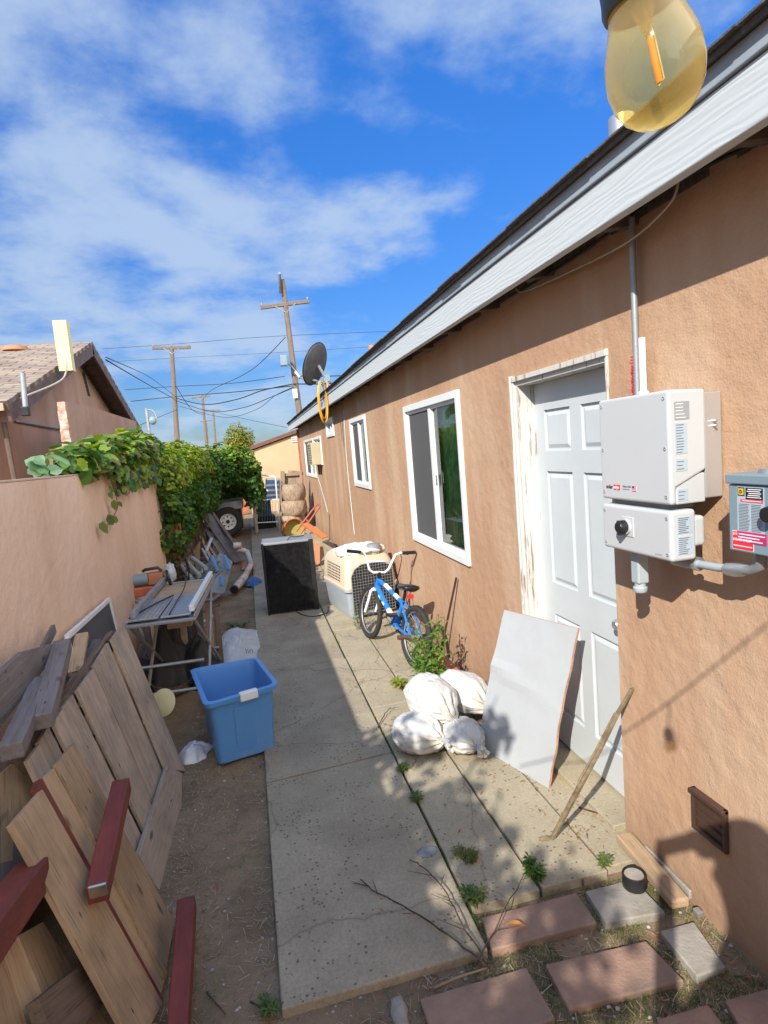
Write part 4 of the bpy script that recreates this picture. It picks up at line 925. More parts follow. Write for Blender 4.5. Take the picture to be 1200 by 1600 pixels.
def wires():
    L_ = [([(165, 562, 16), (230, 600, 28), (270, 622, 36)], .018, 'dark service wire from the neighbour gable down to the brown pole'),
          ([(165, 558, 16), (235, 590, 28), (272, 618, 36)], .012, 'thin wire just above the service wire at the neighbour gable'),
          ([(195, 609, 36), (270, 604, 36), (360, 599, 32), (445, 588, 27)], .016, 'level wire crossing behind both tall poles above the others'),
          ([(205, 627, 36), (270, 620, 36), (360, 613, 32), (458, 603, 27)], .022, 'lower level wire joining the two tall poles'),
          ([(275, 622, 36), (320, 632, 34), (370, 624, 31), (410, 610, 29), (458, 600, 27)], .025, 'thick sagging cable between the two tall poles'),
          ([(275, 626, 36), (330, 643, 34), (380, 637, 31), (420, 622, 29), (458, 606, 27)], .018, 'second sagging cable below the thick one'),
          ([(278, 634, 36), (350, 652, 34), (400, 640, 30), (430, 618, 28), (460, 604, 27)], .012, 'thin slack wire hanging lowest between the poles'),
          ([(446, 527, 27), (390, 580, 32), (330, 610, 45), (318, 624, 72)], .018, 'diagonal wire from the leaning pole down to the distant pole'),
          ([(276, 605, 36), (300, 640, 45), (318, 648, 72)], .02, 'drooping wire from the brown pole toward the distant poles'),
          ([(277, 640, 36), (240, 655, 28), (210, 668, 22)], .012, 'thin wire dropping left from the brown pole behind the neighbour roof'),
          ([(458, 587, 27), (500, 588, 24), (560, 586, 22)], .02, 'wire from the leaning pole passing right behind the dish'),
          ([(458, 600, 27), (500, 600, 24), (530, 598, 22)], .025, 'black wire from the leaning pole toward the house eave'),
          ([(160, 545, 36), (268, 538, 36), (420, 526, 34), (600, 518, 34), (760, 512, 34)], .011, 'highest faint wire crossing the sky behind the crossarms'),
          ([(160, 566, 38), (298, 558, 38), (450, 550, 36), (640, 538, 36)], .009, 'faint wire crossing the sky just below the highest one'),
          ([(320, 640, 72), (380, 654, 50), (448, 668, 40)], .016, 'faint sagging wire above the round tree')]
    for pts, r, lb in L_: 
        o = cable('power_line', [at(x, y, 'y', d) for x, y, d in pts], r, WIRE, n=5); tag(o, lb, 'wire', 'wires between the poles')
wires()
c = at(233, 640, 'y', 24); t = thing('street_lamp', (c.x, 24, 0), 'grey curved lamp bracket on a short post beside the neighbour roof', 'lamp')
MB().tube([V(c.x-.1, 24, 0), V(c.x-.1, 24, c.z+.05)], .06, 10).build('post', STEELD, t, smooth=True)
cable('arm', [V(c.x-.1, 24, c.z), V(c.x+.12, 24, c.z-.05), V(c.x+.22, 24, c.z-.3), V(c.x+.15, 24, c.z-.5)], .03, STEELD, t); MB().blob((c.x+.08, 24, c.z-.42), (.14, .12, .16)).build('lamp_head', GREYE, t, smooth='all')

# ------------------------------------------------------------------ black television
def tv():
    y = 6.73; x0, x1 = .045, .635; z1 = .835
    t = thing('television', (.34, 6.9, 0), 'large old black television standing upright on the path', 'television')
    rot = Matrix.Translation((x0, y, 0)) @ Matrix.Rotation(R(-3), 4, 'Z')
    MB().box((0, .012, .012), (x1-x0, .42, z1), M_=rot).build('cabinet', GRYP, t, bevel=.012)
    MB().box((.028, 0, .02), (x1-x0-.055, .014, z1-.025), M_=rot).build('screen', BLKG, t, bevel=.004)
    MB().box((.0, -.004, .0), (.026, .02, z1-.004), M_=rot).build('bezel', BLK, t, bevel=.004); MB().box((x1-x0-.053, -.004, .0), (x1-x0, .02, z1-.004), M_=rot).build('bezel', BLK, t, bevel=.004)
    cable('power_cord', [rot @ V(.3, .1, .02), rot @ V(.36, -.12, .006), rot @ V(.5, -.30, .006), rot @ V(.66, -.22, .006), rot @ V(.70, .05, .006)], .005, BLK, t)
    cable('antenna_lead', [rot @ V(.30, .05, z1), rot @ V(.34, .1, z1+.03), rot @ V(.40, .2, z1+.012), rot @ V(.5, .25, z1+.01)], .005, BLK, t)
tv()

# ------------------------------------------------------------------ dog crate
def crate():
    A = V(.875, 6.06, 0); u = V(.985, .172, 0).normalized(); v = V(-.172, .985, 0).normalized(); Wd, Ln, Hh = .60, .86, .68
    fr = Matrix((u, v, V(0, 0, 1))).transposed().to_4x4(); fr.translation = A
    t = thing('dog_crate', A+u*.3+v*.4, 'beige and grey plastic dog crate with a wire door behind the bicycle', 'dog crate')
    def ringz(z, ins, r=.07):
        pts = []
        for cx, cy, a0 in ((Wd-ins-r, Ln-ins-r, 0), (ins+r, Ln-ins-r, 90), (ins+r, ins+r, 180), (Wd-ins-r, ins+r, 270)):
            for k in range(5): a = R(a0+22.5*k); pts.append(V(cx+r*math.cos(a), cy+r*math.sin(a), z))
        return pts
    def loft(levels, mat, name, close_top=False, close_bot=False):
        mb = MB(); vs = []; n = 20; fs = []
        for z, ins, r in levels: vs += [fr @ p for p in ringz(z, ins, r)]
        for i in range(len(levels)-1):
            for j in range(n): q = (j+1) % n; fs.append((i*n+j, i*n+q, (i+1)*n+q, (i+1)*n+j))
        if close_top: fs.append(tuple((len(levels)-1)*n+j for j in range(n)))
        if close_bot: fs.append(tuple(range(n-1, -1, -1)))
        mb.add(vs, fs); return mb.build(name, mat, t, smooth=True)
    GB = M('crate_grey', (.33, .37, .41), (.29, .33, .37), 4, .5, dirt=(.4, .36, .3), damt=.3); CB = M('crate_beige', (.56, .45, .33), (.51, .41, .30), 4, .5, dirt=(.5, .38, .26), damt=.3)
    lo = loft([(.0, .05, .05), (.04, .035, .05), (.29, .01, .06), (.30, -.012, .06), (.325, -.012, .06)], GB, 'lower_shell', close_bot=True)
    up = loft([(.326, -.014, .06), (.345, -.014, .06), (.352, .0, .06), (.57, .02, .08), (.635, .05, .08), (.672, .10, .08), (.68, .16, .05)], CB, 'upper_shell', close_top=True)
    # door: dark arched opening with wire mesh standing proud
    def arch(x, y0=-.0): return [(.06, .045), (.06, .47), (.10, .54), (.18, .585), (.42, .585), (.50, .54), (.54, .47), (.54, .045)]
    dp = [fr @ V(x, -.008 if z < .34 else .0, z) for x, z in arch(0)]
    pl = [fr @ V(x, -.016, z) for x, z in arch(0)]
    MB().prism(pl, v*.004).build('door_opening', BLK, t)
    mb = MB(); lp = [fr @ V(x, -.022, z) for x, z in arch(0)]; mb.tube(lp+[lp[0]], .005, 6)
    def inside(x):
        if x < .10: return .47+(x-.06)/.04*.07
        if x < .18: return .54+(x-.10)/.08*.045
        if x <= .42: return .585
        return inside(.60-x)
    for k in range(1, 15):
        x = .06+.032*k; mb.tube([fr @ V(x, -.022, .045), fr @ V(x, -.022, inside(x))], .0022, 5)
    for k in range(1, 17):
        z = .045+.032*k; w = .06 if z < .47 else (.06+(z-.47)/.07*.04 if z < .54 else .10+(z-.54)/.045*.08)
        if z < .58: mb.tube([fr @ V(w, -.025, z), fr @ V(.60-w, -.025, z)], .0022, 5)
    mb.build('wire_door', STEELD, t)
    # vent holes on the left side
    mb = MB()
    for i in range(9):
        for j in range(6):
            x = .20+.052*i; z = .385+.031*j; q = .002+.0205*(z-.352)/.218; mb.box((q-.0035, x, z), (q+.004, x+.03, z+.017), M_=fr)
    mb.build('vent_slots', DARKIN, t, bevel=.0)
    # white cloth and grey bowl on top
    c = fr @ V(.30, .28, .69); mb = MB()
    mb.blob(c, (.27, .22, .075), lambda d, ph, th: 1+.25*noise.noise(V(d.x*3, d.y*3, d.z*2))+.05*math.sin(ph*11), 40, 20)
    tag(mb.build('cloth_bag', CLOTH, smooth='all'), 'crumpled white cloth lying on top of the dog crate', 'cloth')
    b = fr @ V(.40, .14, .682); tag(MB().lathe([(.0, .085), (.055, .083), (.075, .07), (.088, .02), (.095, .0)], Matrix.Translation(b), 24).build('bowl', GRYP, smooth=True), 'grey bowl upside down on the dog crate next to the white cloth', 'bowl')
crate()

# ------------------------------------------------------------------ bicycle
def bike():
    rc = V(1.145, 4.50, 0); fc = V(.955, 5.42, 0); hd = (fc-rc); wb = hd.length; hd.normalize()
    side = V(0, 0, 1).cross(hd)         # left of travel
    upv = (V(0, 0, 1) - side*.17).normalized(); side = upv.cross(hd)
    fr = Matrix((hd, side, upv)).transposed().to_4x4(); fr.translation = rc
    t = thing('bicycle', (rc+fc)/2, 'small blue and white bicycle leaning toward the house wall', 'bicycle')
    P = lambda x, y, z: fr @ V(x, y, z)
    rw = .25; RW = V(0, 0, rw); FW = V(wb, 0, rw)
    for nm, c in (('wheel', FW), ('wheel', RW)):
        Mw = fr @ Matrix.Translation(c) @ Matrix.Rotation(R(90), 4, 'X')
        w = MB().torus(.205, .007, Mw, 40, 6); w.lathe([(.0, -.03), (.016, -.03), (.014, 0), (.016, .03), (0, .03)], Mw, 12)
        wo = w.build('wheel', STEELD, t, smooth=True)
        mb = MB().lathe([(.227+.024*math.cos(a)*(1.0), .025*math.sin(a)) for a in [2*math.pi*i/10 for i in range(10)]], Mw, 48, 0, True)
        for k in range(60):   # tread blocks
            a = 2*math.pi*k/60; 
            for s in (-.012, .004): mb.box((.248, -.006, s), (.2545, .006, s+.010), M_=Mw @ Matrix.Rotation(a+(.05 if s > 0 else 0), 4, 'Z'))
        mb.build('tyre', RUB, wo, smooth=True)
        sp = MB()
        for k in range(24):
            a = 2*math.pi*k/24; s = .028 if k % 2 else -.028; sp.tube([Mw @ V(.014*math.cos(a+.8), .014*math.sin(a+.8), s), Mw @ V(.202*math.cos(a), .202*math.sin(a), 0)], .0013, 4)
        sp.build('spokes', CHROME, wo)
    BB = V(.37, 0, .27); HT = V(wb-.14, 0, .60); HB = V(wb-.105, 0, .50); SC = V(.27, 0, .47)
    f = MB(); f.tube([P(*HT), P(*HB)], .022, 14)
    f.tube([P(*(HB+V(-.01, 0, .015))), P(*(BB+(HB-BB)*.45)), P(*BB)], .024, 12); f.tube([P(*(HT+V(-.01, 0, -.02))), P(*SC)], .019, 12); f.tube([P(*(SC+V(-.006, 0, .03))), P(*BB)], .016, 12)
    for s in (-1, 1):
        f.tube([P(*(BB+V(0, s*.02, 0))), P(.18, s*.05, .262), P(0, s*.055, rw)], .011, 8); f.tube([P(*(SC+V(0, s*.012, 0))), P(.1, s*.05, .37), P(0, s*.055, rw)], .009, 8)
    f.tube([P(BB.x, -.04, BB.z), P(BB.x, .04, BB.z)], .022, 12)
    f.build('frame', BLUEB, t, smooth=True)
    for a, b in ((.22, .36), (.50, .60), (.70, .78)):
        p = BB+(HB-BB)*a; q = BB+(HB-BB)*b; MB().tube([P(*p), P(*q)], .0250, 12).build('decal', WHP, t, smooth=True)
    for a, b in ((.15, .3), (.5, .7)):
        p = SC+(HT-SC)*a; q = SC+(HT-SC)*b; MB().tube([P(*p), P(*q)], .0198, 12).build('decal', WHP, t, smooth=True)
    pass
    fk = MB()
    for s in (-1, 1): fk.tube([P(HB.x+.008, s*.02, HB.z-.005), P(HB.x+.012, s*.05, HB.z-.03), P(HB.x+.04, s*.055, .38), P(wb, s*.055, rw)], .013, 10)
    fk.tube([P(HB.x+.008, -.045, HB.z-.02), P(HB.x+.008, .045, HB.z-.02)], .015, 10)
    fk.build('fork', WHP, t, smooth=True)
    ST = HT+V(-.02, 0, .05); MB().tube([P(*HT), P(*ST)], .018, 10).build('stem', BLK, t, smooth=True)
    hb = MB(); pts = []
    h0 = ST+V(.03, 0, 0)
    prof = [(-.33, .20, -.04), (-.20, .19, -.015), (-.155, .17, -.01), (-.10, .03, 0), (-.06, .0, 0), (0, 0, 0), (.06, 0, 0), (.10, .03, 0), (.155, .17, -.01), (.20, .19, -.015), (.33, .20, -.04)]
    pts = [P(h0.x+c, a, h0.z+b) for a, b, c in prof]
    hb.tube(pts, .0115, 10); hb.tube([P(h0.x, -.128, h0.z+.105), P(h0.x, .128, h0.z+.105)], .009, 8)
    hb.build('handlebar', WHP, t, smooth='all')
    for s in (-1, 1):
        MB().tube([P(h0.x-.038, s*.215, h0.z+.193), P(h0.x-.045, s*.35, h0.z+.203)], .0165, 10).build('grip', BLK, t, smooth=True)
    cable('brake_lever', [P(h0.x-.02, -.20, h0.z+.19), P(h0.x+.05, -.23, h0.z+.18), P(h0.x+.04, -.32, h0.z+.17)], .006, BLK, t)
    cable('brake_cable', [P(h0.x-.01, -.20, h0.z+.19), P(h0.x+.1, -.28, h0.z+.1), P(h0.x+.02, -.20, h0.z-.12), P(.5, -.03, .46), P(.2, -.04, .4)], .004, BLK, t)
    MB().tube([P(*SC), P(SC.x-.025, 0, SC.z+.11)], .0125, 10).build('seat_post', BLK, t, smooth=True)
    sc = V(SC.x-.04, 0, SC.z+.14)
    def sd_(d, ph, th): return 1
    vs = []; fs = []; n = 14; mm = 10
    for i in range(n+1):
        tt = i/n; x = sc.x-.12+.25*tt; w = .068*(1-tt)**.55*1+.018 if tt > .1 else .055+.03*tt/.1; z = sc.z+.012*math.cos(tt*3.1)+ .006
        for k in range(mm):
            a = 2*math.pi*k/mm; vs.append(P(x, w*math.cos(a), z+.026*math.sin(a)*(1 if math.sin(a) > 0 else 1.2)))
    for i in range(n):
        for k in range(mm): q = (k+1) % mm; fs.append((i*mm+k, i*mm+q, (i+1)*mm+q, (i+1)*mm+k))
    fs += [tuple(range(mm-1, -1, -1)), tuple(n*mm+k for k in range(mm))]
    MB().add(vs, fs).build('saddle', BLK, t, smooth='all')
    MB().box((sc.x-.09, -.03, sc.z-.075), (sc.x-.07, .03, sc.z-.04), M_=fr).build('reflector', RED, t, bevel=.004)
    cr = MB(); Mc = fr @ Matrix.Translation(BB+V(0, -.05, 0)) @ Matrix.Rotation(R(90), 4, 'X'); cr.lathe([(.03, -.002), (.065, -.002), (.068, 0), (.065, .002), (.03, .002)], Mc, 28, 0, True)
    cr.tube([P(BB.x, -.06, BB.z), P(BB.x+.10, -.07, BB.z-.10)], .009, 8); cr.tube([P(BB.x, .05, BB.z), P(BB.x-.10, .06, BB.z+.10)], .009, 8)
    cr.build('crank', BLK, t, smooth=True)
    for (x, y, z) in ((BB.x+.10, -.11, BB.z-.10), (BB.x-.10, .10, BB.z+.10)): MB().box((x-.045, y-.04, z-.01), (x+.045, y+.04, z+.01), M_=fr).build('pedal', BLK, t, bevel=.004)
    ch = MB(); ch.tube([P(BB.x, -.05, BB.z+.066), P(0, -.05, rw+.03)], .004, 5); ch.tube([P(BB.x, -.05, BB.z-.066), P(0, -.05, rw-.03)], .004, 5); ch.build('chain', STEELD, t)
    for s in (-1, 1): MB().tube([P(0, s*.06, rw), P(0, s*.165, rw)], .019, 12).build('peg', M('brown_peg', (.13, .07, .05), None, 5, .5) if s > 0 else BLK, t, smooth=True)
bike()

# ------------------------------------------------------------------ thin bar, beam, bags
tag(MB().tube([at(690, 1012, 'x', 1.40), at(713, 903, 'x', 1.462)], .009, 8).build('metal_bar', DARKB), 'thin dark metal bar leaning on the stucco wall behind the weeds', 'bar')
a, b = V(1.30, 4.75, .10), V(1.335, 3.05, .09)
tag(board('red_beam', a, b, .075, .085, REDB, bevel=.006, rough=.002), 'faded red beam lying along the foot of the house wall behind the white bags', 'beam')
def bag(c, rad, ang, tilt, label, seed, tied=True):
    c = V(c); Mr = Matrix.Rotation(ang, 4, 'Z') @ Matrix.Rotation(tilt, 4, 'Y')
    n, k = 110, 70; vs = []; fs = []; rad = tuple(q*.9 for q in rad)
    for i in range(k+1):
        th = math.pi*i/k
        for j in range(n):
            ph = 2*math.pi*j/n; d = V(math.cos(th), math.sin(th)*math.cos(ph), math.sin(th)*math.sin(ph))
            e = max(0, d.x)                    # tied end at +x: radial pleats that fade out
            q = 1+.10*noise.noise(d*1.6+V(seed, 0, 0))+.055*noise.noise(d*4.5+V(0, seed, 0))
            pl = (.055*e**1.2)*math.sin(ph*9+seed+1.6*noise.noise(d*2+V(seed, 1, 1)))-.05*abs(noise.noise(V(math.cos(ph)*5, math.sin(ph)*5, d.x*2.2+seed)))*(.4+e)-.03*abs(noise.noise(d*7+V(seed, 3, 1)))-.022*abs(math.sin(ph*8+seed+3*noise.noise(d*2.5+V(seed, 2, 2))))*(.25+.75*abs(d.x))+.03
            pinch = 1-.50*e**5
            p = V(d.x*rad[0]*(1+.10*e**6), d.y*rad[1]*pinch, d.z*rad[2]*pinch)*(q+pl)
            p = Mr @ p; p.z = max(p.z, -rad[2]*.80+.012*noise.noise(p*9)); vs.append(tuple(p+c))
    for i in range(k):
        for j in range(n): q = (j+1) % n; fs.append((i*n+j, (i+1)*n+j, (i+1)*n+q, i*n+q))
    t = MB().add(vs, fs).build('sandbag', SACK, smooth='all'); tag(t, label, 'bag', 'white sandbags heaped beside the leaning panel')
    if tied:
        e = Mr @ V(rad[0]*1.02, 0, 0); mb = MB(); 
        for q in range(7):
            a_ = q*.9; d = Mr @ V(1, .45*math.cos(a_), .45*math.sin(a_)); mb.tube([c+e, c+e+d*.035, c+e+d*random.uniform(.05, .08)-V(0, 0, .015)], .007, 5, r2=.012)
        mb.build('knot', SACK, t, smooth='all')
bag((.82, 3.24, .10), (.20, .16, .125), R(-55), 0, 'lower left white sandbag resting on the path edge', 3.1)
bag((.955, 3.36, .235), (.21, .165, .145), R(-70), R(18), 'top white sandbag of the heap with its tied neck toward the viewer', 9.7)
bag((1.06, 3.13, .085), (.17, .14, .10), R(-80), 0, 'small low white sandbag with dry leaves at its foot next to the panel', 5.2)
bag((1.20, 3.44, .20), (.24, .15, .13), R(-62), R(12), 'white sandbag with an orange stain by the red beam', 12.3)

# leaning white panel
def panel():
    TL = at(788, 953, 'x', 1.33); TR = at(903, 982, 'x', 1.462); BR = at(857, 1232, 'z', .0); BL = at(746, 1165, 'z', .0)
    n, k = 14, 18; nr = (TR-TL).cross(BL-TL).normalized(); 
    if nr.x > 0: nr = -nr
    def P(s, r): 
        p = (TL*(1-s)+TR*s)*(1-r)+(BL*(1-s)+BR*s)*r; w = .012*math.exp(-((r-.42-.12*(s-.3))/.05)**2)*(1-s)+.01*math.sin(3.1*r)
        if s < .01: p = p+(TR-TL).normalized()*(.012*noise.noise(V(r*4, 0, 2)))
        if s > .99: p = p+(TR-TL).normalized()*(.016*noise.noise(V(r*6, 5, 2)))
        return p+nr*w
    vs = [P(i/n, j/k) for j in range(k+1) for i in range(n+1)]; N_ = len(vs); vs += [p-nr*.014 for p in vs]; fs = []; mi = []
    w = n+1; mb = MB()
    f1 = [(j*w+i, j*w+i+1, (j+1)*w+i+1, (j+1)*w+i) for j in range(k) for i in range(n)]
    mb.add(vs, f1, 0); b0 = [tuple(q+N_ for q in reversed(f)) for f in f1]
    mb.f += b0; mb.m += [1]*len(b0)
    edge = [i for i in range(n+1)] + [j*w+n for j in range(1, k+1)] + [k*w+i for i in range(n-1, -1, -1)] + [j*w for j in range(k-1, 0, -1)]
    for a, b in zip(edge, edge[1:]+edge[:1]): mb.f.append((a, b, b+N_, a+N_)); mb.m.append(1)
    o = mb.build('white_board', [PANELW, PEDGE], smooth=False); tag(o, 'white board panel with raw orange edges leaning against the door', 'panel')
panel()
def stick():
    p = [at(842, 1311, 'z', .006), at(862, 1310, 'z', .012), at(905, 1228, 'x', 1.225), at(935, 1172, 'x', 1.325), at(962, 1118, 'x', 1.415), at(987, 1076, 'x', 1.475)]
    mb = MB(); 
    for o_, r_ in ((V(0, 0, 0), .008), (V(.012, 0, .004), .007)): mb.tube([q+o_ for q in p], [r_, r_*1.2, r_*1.3, r_*1.2, r_, r_*.9], 6)
    mb.tube([p[2]+V(-.006, 0, .012), p[3]+V(-.004, 0, .012), p[4]+V(-.002, 0, .012)], .006, 5)
    tag(mb.build('wooden_strip', M('weathered_strip', (.24, .18, .10), (.12, .09, .055), 20, .85, bump=.6)), 'weathered bent wooden strip leaning from the paving to the wall beside the door', 'strip')
stick()
tag(board('timber_board', V(1.432, 2.14, .022), V(1.395, 1.745, .022), .075, .038, PINE, bevel=.008), 'short tan timber lying at the foot of the wall by the black can', 'board')
tag(board('trim_offcut', V(1.474, 2.05, .012), V(1.468, 1.78, .012), .012, .035, GREYP), 'thin pale trim offcut between the tan timber and the wall', 'trim')
def can():
    c = V(1.31, 1.90, .0); t = thing('black_can', c, 'round black can with a dusty grey top on the pavers beside the tan timber', 'can')
    MB().lathe([(0, 0), (.044, 0), (.046, .006), (.046, .05), (.044, .055), (.040, .055), (.039, .047), (0, .049)], Matrix.Translation(c), 28).build('can_body', BLK, t, smooth=True, bevel=0)
    MB().lathe([(0, .052), (.036, .0505), (.038, .046)], Matrix.Translation(c), 24).build('dusty_lid', GREYP, t)
can()
tag(MB().box((1.43, 1.70, -.01), (1.455, 1.728, .012), M_=None).build('metal_cover', STEEL, bevel=.004), 'tiny square metal cover on the ground right of the tan timber end', 'cover')

# ------------------------------------------------------------------ blue tote
def tote():
    zt = .42
    FLt, FRt, BRt, BLt = at(322, 1100, 'z', zt), at(432, 1068, 'z', zt), at(400, 1027, 'z', zt), at(300, 1045, 'z', zt)
    FLb, FRb = at(341, 1194, 'z', 0), at(433, 1166, 'z', 0)
    dz = (FLb+FRb)/2; wd = (BLt-FLt).normalized(); BLb = FLb+(BLt-FLt)*.86+ (FRb-FLb)*.03; BRb = FRb+(BRt-FRt)*.86-(FRb-FLb)*.03
    FLb.z = FRb.z = BLb.z = BRb.z = -.02
    def ring(c4_, ins, r, z):
        a, b, c, d = c4_; o = []; ce = (a+b+c+d)/4
        for p, q, s in ((a, d, b), (b, a, c), (c, b, d), (d, c, a)):
            u1 = (q-p).normalized(); u2 = (s-p).normalized(); pp = p+(u1+u2)*ins
            for k in range(6):
                th = k/5*math.pi/2; o.append(pp+u1*r*(1-math.sin(th))+u2*r*(1-math.cos(th)))
        return [V(x.x, x.y, z) for x in o]
    def lerp4(f): return [FLb*(1-f)+FLt*f, FRb*(1-f)+FRt*f, BRb*(1-f)+BRt*f, BLb*(1-f)+BLt*f]
    lv = [(0, .012, .03, -.02), (.03, 0, .04, -.005)]
    L_ = [ring(lerp4(0), .02, .03, -.02), ring(lerp4(.02), .004, .035, -.008)]
    for f in (.3, .6, .88): L_.append(ring(lerp4(f), .012, .04, -.02+(zt+.02)*f))
    L_ += [ring(lerp4(.93), .010, .04, zt-.035), ring(lerp4(.94), -.012, .05, zt-.033), ring(lerp4(1), -.014, .05, zt-.004), ring(lerp4(1), -.004, .045, zt), ring(lerp4(1), .014, .04, zt-.001), ring(lerp4(.93), .018, .04, zt-.03)]
    for f in (.6, .3, .04): L_.append(ring(lerp4(f), .016, .04, -.02+(zt+.02)*f+.003))
    n = len(L_[0]); vs = [p for r in L_ for p in r]; fs = []
    for i in range(len(L_)-1):
        for j in range(n): q = (j+1) % n; fs.append((i*n+j, (i+1)*n+j, (i+1)*n+q, i*n+q))
    fs += [tuple(range(n)), tuple((len(L_)-1)*n+j for j in range(n-1, -1, -1))]
    t = thing('storage_tote', (FLb+BRb)/2, 'open blue plastic storage tote with a white handle beside the path', 'storage tote')
    MB().add(vs, fs).build('tub', BLUE, t, smooth=True)
    fm = FLt*.42+FRt*.58; ud = (FRt-FLt).normalized(); nd = V(ud.y, -ud.x, 0); fr = Matrix((ud, -nd, V(0, 0, 1))).transposed().to_4x4(); fr.translation = V(fm.x, fm.y, zt)
    MB().box((-.055, -.024, -.045), (.055, .018, .009), M_=fr).build('handle', VINYL, t, bevel=.008, seg=3)
    # pressed ribs on the outside
    def side_pt(s, f, o): a = lerp4(f)[0]*(1-s)+lerp4(f)[1]*s; return V(a.x, a.y, -.02+(zt+.02)*f)+nd*(o-.012)
    mb = MB()
    for s0, s1, sb0, sb1 in ((.36, .70, .34, .66),):
        mb.prism([side_pt(sb0, .05, .004), side_pt(sb1, .05, .004), side_pt(s1, .80, .004), side_pt(s0, .80, .004)], -nd*.006)
    mb.build('rib', BLUE, t, bevel=.006)
tote()

# ------------------------------------------------------------------ fence panels, boards and posts on the left
def leanplane(g0, g1, top): n = (V(g1)-V(g0)).cross(V(top)-V(g0)).normalized(); return V(g0), (n if n.x > 0 else -n)
T1 = at(190, 975, 'y', 3.75)
P0, n1_ = leanplane((-.58, 3.63, 0), (-.62, 2.6, 0), T1)
fp = thing('fence_section', (-.65, 3.0, 0), 'weathered wooden fence panel leaning on the left wall, boards pointing up to the saw table', 'fence panel')
BD = [[(190, 975), (172, 1000), (257, 1203), (287, 1206)], [(169, 1004), (147, 1040), (243, 1262), (255, 1210)], [(143, 1046), (117, 1080), (228, 1310), (240, 1268)],
      [(114, 1085), (96, 1106), (213, 1360), (226, 1316)], [(94, 1109), (79, 1130), (212, 1400), (217, 1352)], [(76, 1134), (60, 1160), (200, 1460), (212, 1408)], [(57, 1165), (38, 1190), (190, 1510), (199, 1465)]]
for i, b in enumerate(BD):
    off = n1_*(.0 if i % 2 else .012); slab('board', [onp(x, y, P0, n1_)+off for x, y in b], n1_, .017, FENCE, fp, bevel=.002)
mb_r = slab('bottom_rail', [onp(x, y, P0+n1_*.035, n1_) for x, y in ((262, 1196), (285, 1208), (284, 1262), (250, 1392), (232, 1365), (217, 1336))], n1_, .022, wood('rail_wood', (.42, .34, .26), (.3, .24, .19)), fp, dirn=V(0, 1, 0))
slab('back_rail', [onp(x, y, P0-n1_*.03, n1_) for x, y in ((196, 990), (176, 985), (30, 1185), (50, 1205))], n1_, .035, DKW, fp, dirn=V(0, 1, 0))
C2 = at(100, 1175, 'y', 2.25)
P2, n2v = leanplane((-.48, 2.28, 0), (-.46, 1.7, 0), C2)
fp2 = thing('fence_section', (-.6, 2.1, 0), 'fresher orange brown fence boards nailed together, leaning in front at the lower left', 'fence panel')
for b, o in (([(117, 1160), (90, 1193), (258, 1528), (273, 1440)], .0), ([(84, 1200), (67, 1217), (250, 1560), (262, 1518)], -.012), ([(67, 1233), (20, 1287), (215, 1640), (255, 1567)], .014)):
    slab('board', [onp(x, y, P2+n2v*o, n2v) for x, y in b], n2v, .020, PINE, fp2, bevel=.002)
slab('cross_rail', [onp(x, y, P2-n2v*.04, n2v) for x, y in ((265, 1470), (235, 1420), (60, 1560), (90, 1640))], n2v, .035, DKW, fp2)
slab('side_board', [onp(x, y, P2-n2v*.012, n2v) for x, y in ((66, 1215), (60, 1232), (245, 1575), (256, 1560))], n2v, .03, REDP, fp2)
P3 = P2-n2v*.11
fp3 = thing('fence_section', (-.8, 1.9, 0), 'shaded brown boards at the bottom left corner under the dark red post', 'fence panel')
for b, o in (([(0, 1478), (25, 1470), (110, 1660), (70, 1680)], 0), ([(28, 1462), (68, 1440), (200, 1650), (118, 1680)], .01), ([(-40, 1500), (-4, 1482), (66, 1680), (10, 1700)], .01)):
    slab('board', [onp(x, y, P3+n2v*o, n2v) for x, y in b], n2v, .018, TANW, fp3)
P4 = P0-n1_*.06
for b, lb in (([(0, 1252), (0, 1210), (52, 1168), (92, 1215), (60, 1240), (22, 1300), (20, 1345), (0, 1350)], 'short tan board end poking out behind the orange fence boards'),
              ([(48, 1160), (75, 1148), (110, 1195), (80, 1215)], 'small tan block wedged between the grey planks and the fence boards'),
              ([(-30, 1300), (22, 1255), (60, 1400), (-20, 1420)], 'greyish board behind the dark red post at the left edge')):
    tag(slab('scrap_board', [onp(x, y, P4, n1_) for x, y in b], n1_, .02, TANW if 'tan' in lb else GREYW), lb, 'board', 'loose boards on the left pile')
# dark red posts
def post(a, b, w, label, cap=False):
    t = board('red_post', a, b, w, w, REDP, bevel=.005, rough=.0015); tag(t, label, 'post', 'dark red painted wooden posts')
    if cap:
        d = (V(a)-V(b)).normalized(); fr = frame(V(a), d); mb = MB(); mb.box((-.004, -.022, -.006), (.006, .030, .036), M_=fr); mb.build('metal_bracket', CHROME, t, bevel=.003)
    return t
pa = onp(152, 1398, P2+n2v*.06, n2v); pb = onp(190, 1228, P2+n2v*.075, n2v)
dd = (pb-pa).normalized(); pl = (pb-pa).length
post(pa, pb, .062, 'dark red post lying on the orange fence boards with a shiny bracket in its end', True)
a = at(277, 1640, 'z', .05); b = at(292, 1412, 'z', .10); post(a, b, .065, 'dark red post with a splintered tip standing at the bottom beside the dirt strip')
a = onp(-60, 1520, P2+n2v*.04, n2v); b = onp(52, 1368, P2-n2v*.03, n2v); post(a, b, .085, 'dark red post cut by the left frame edge')
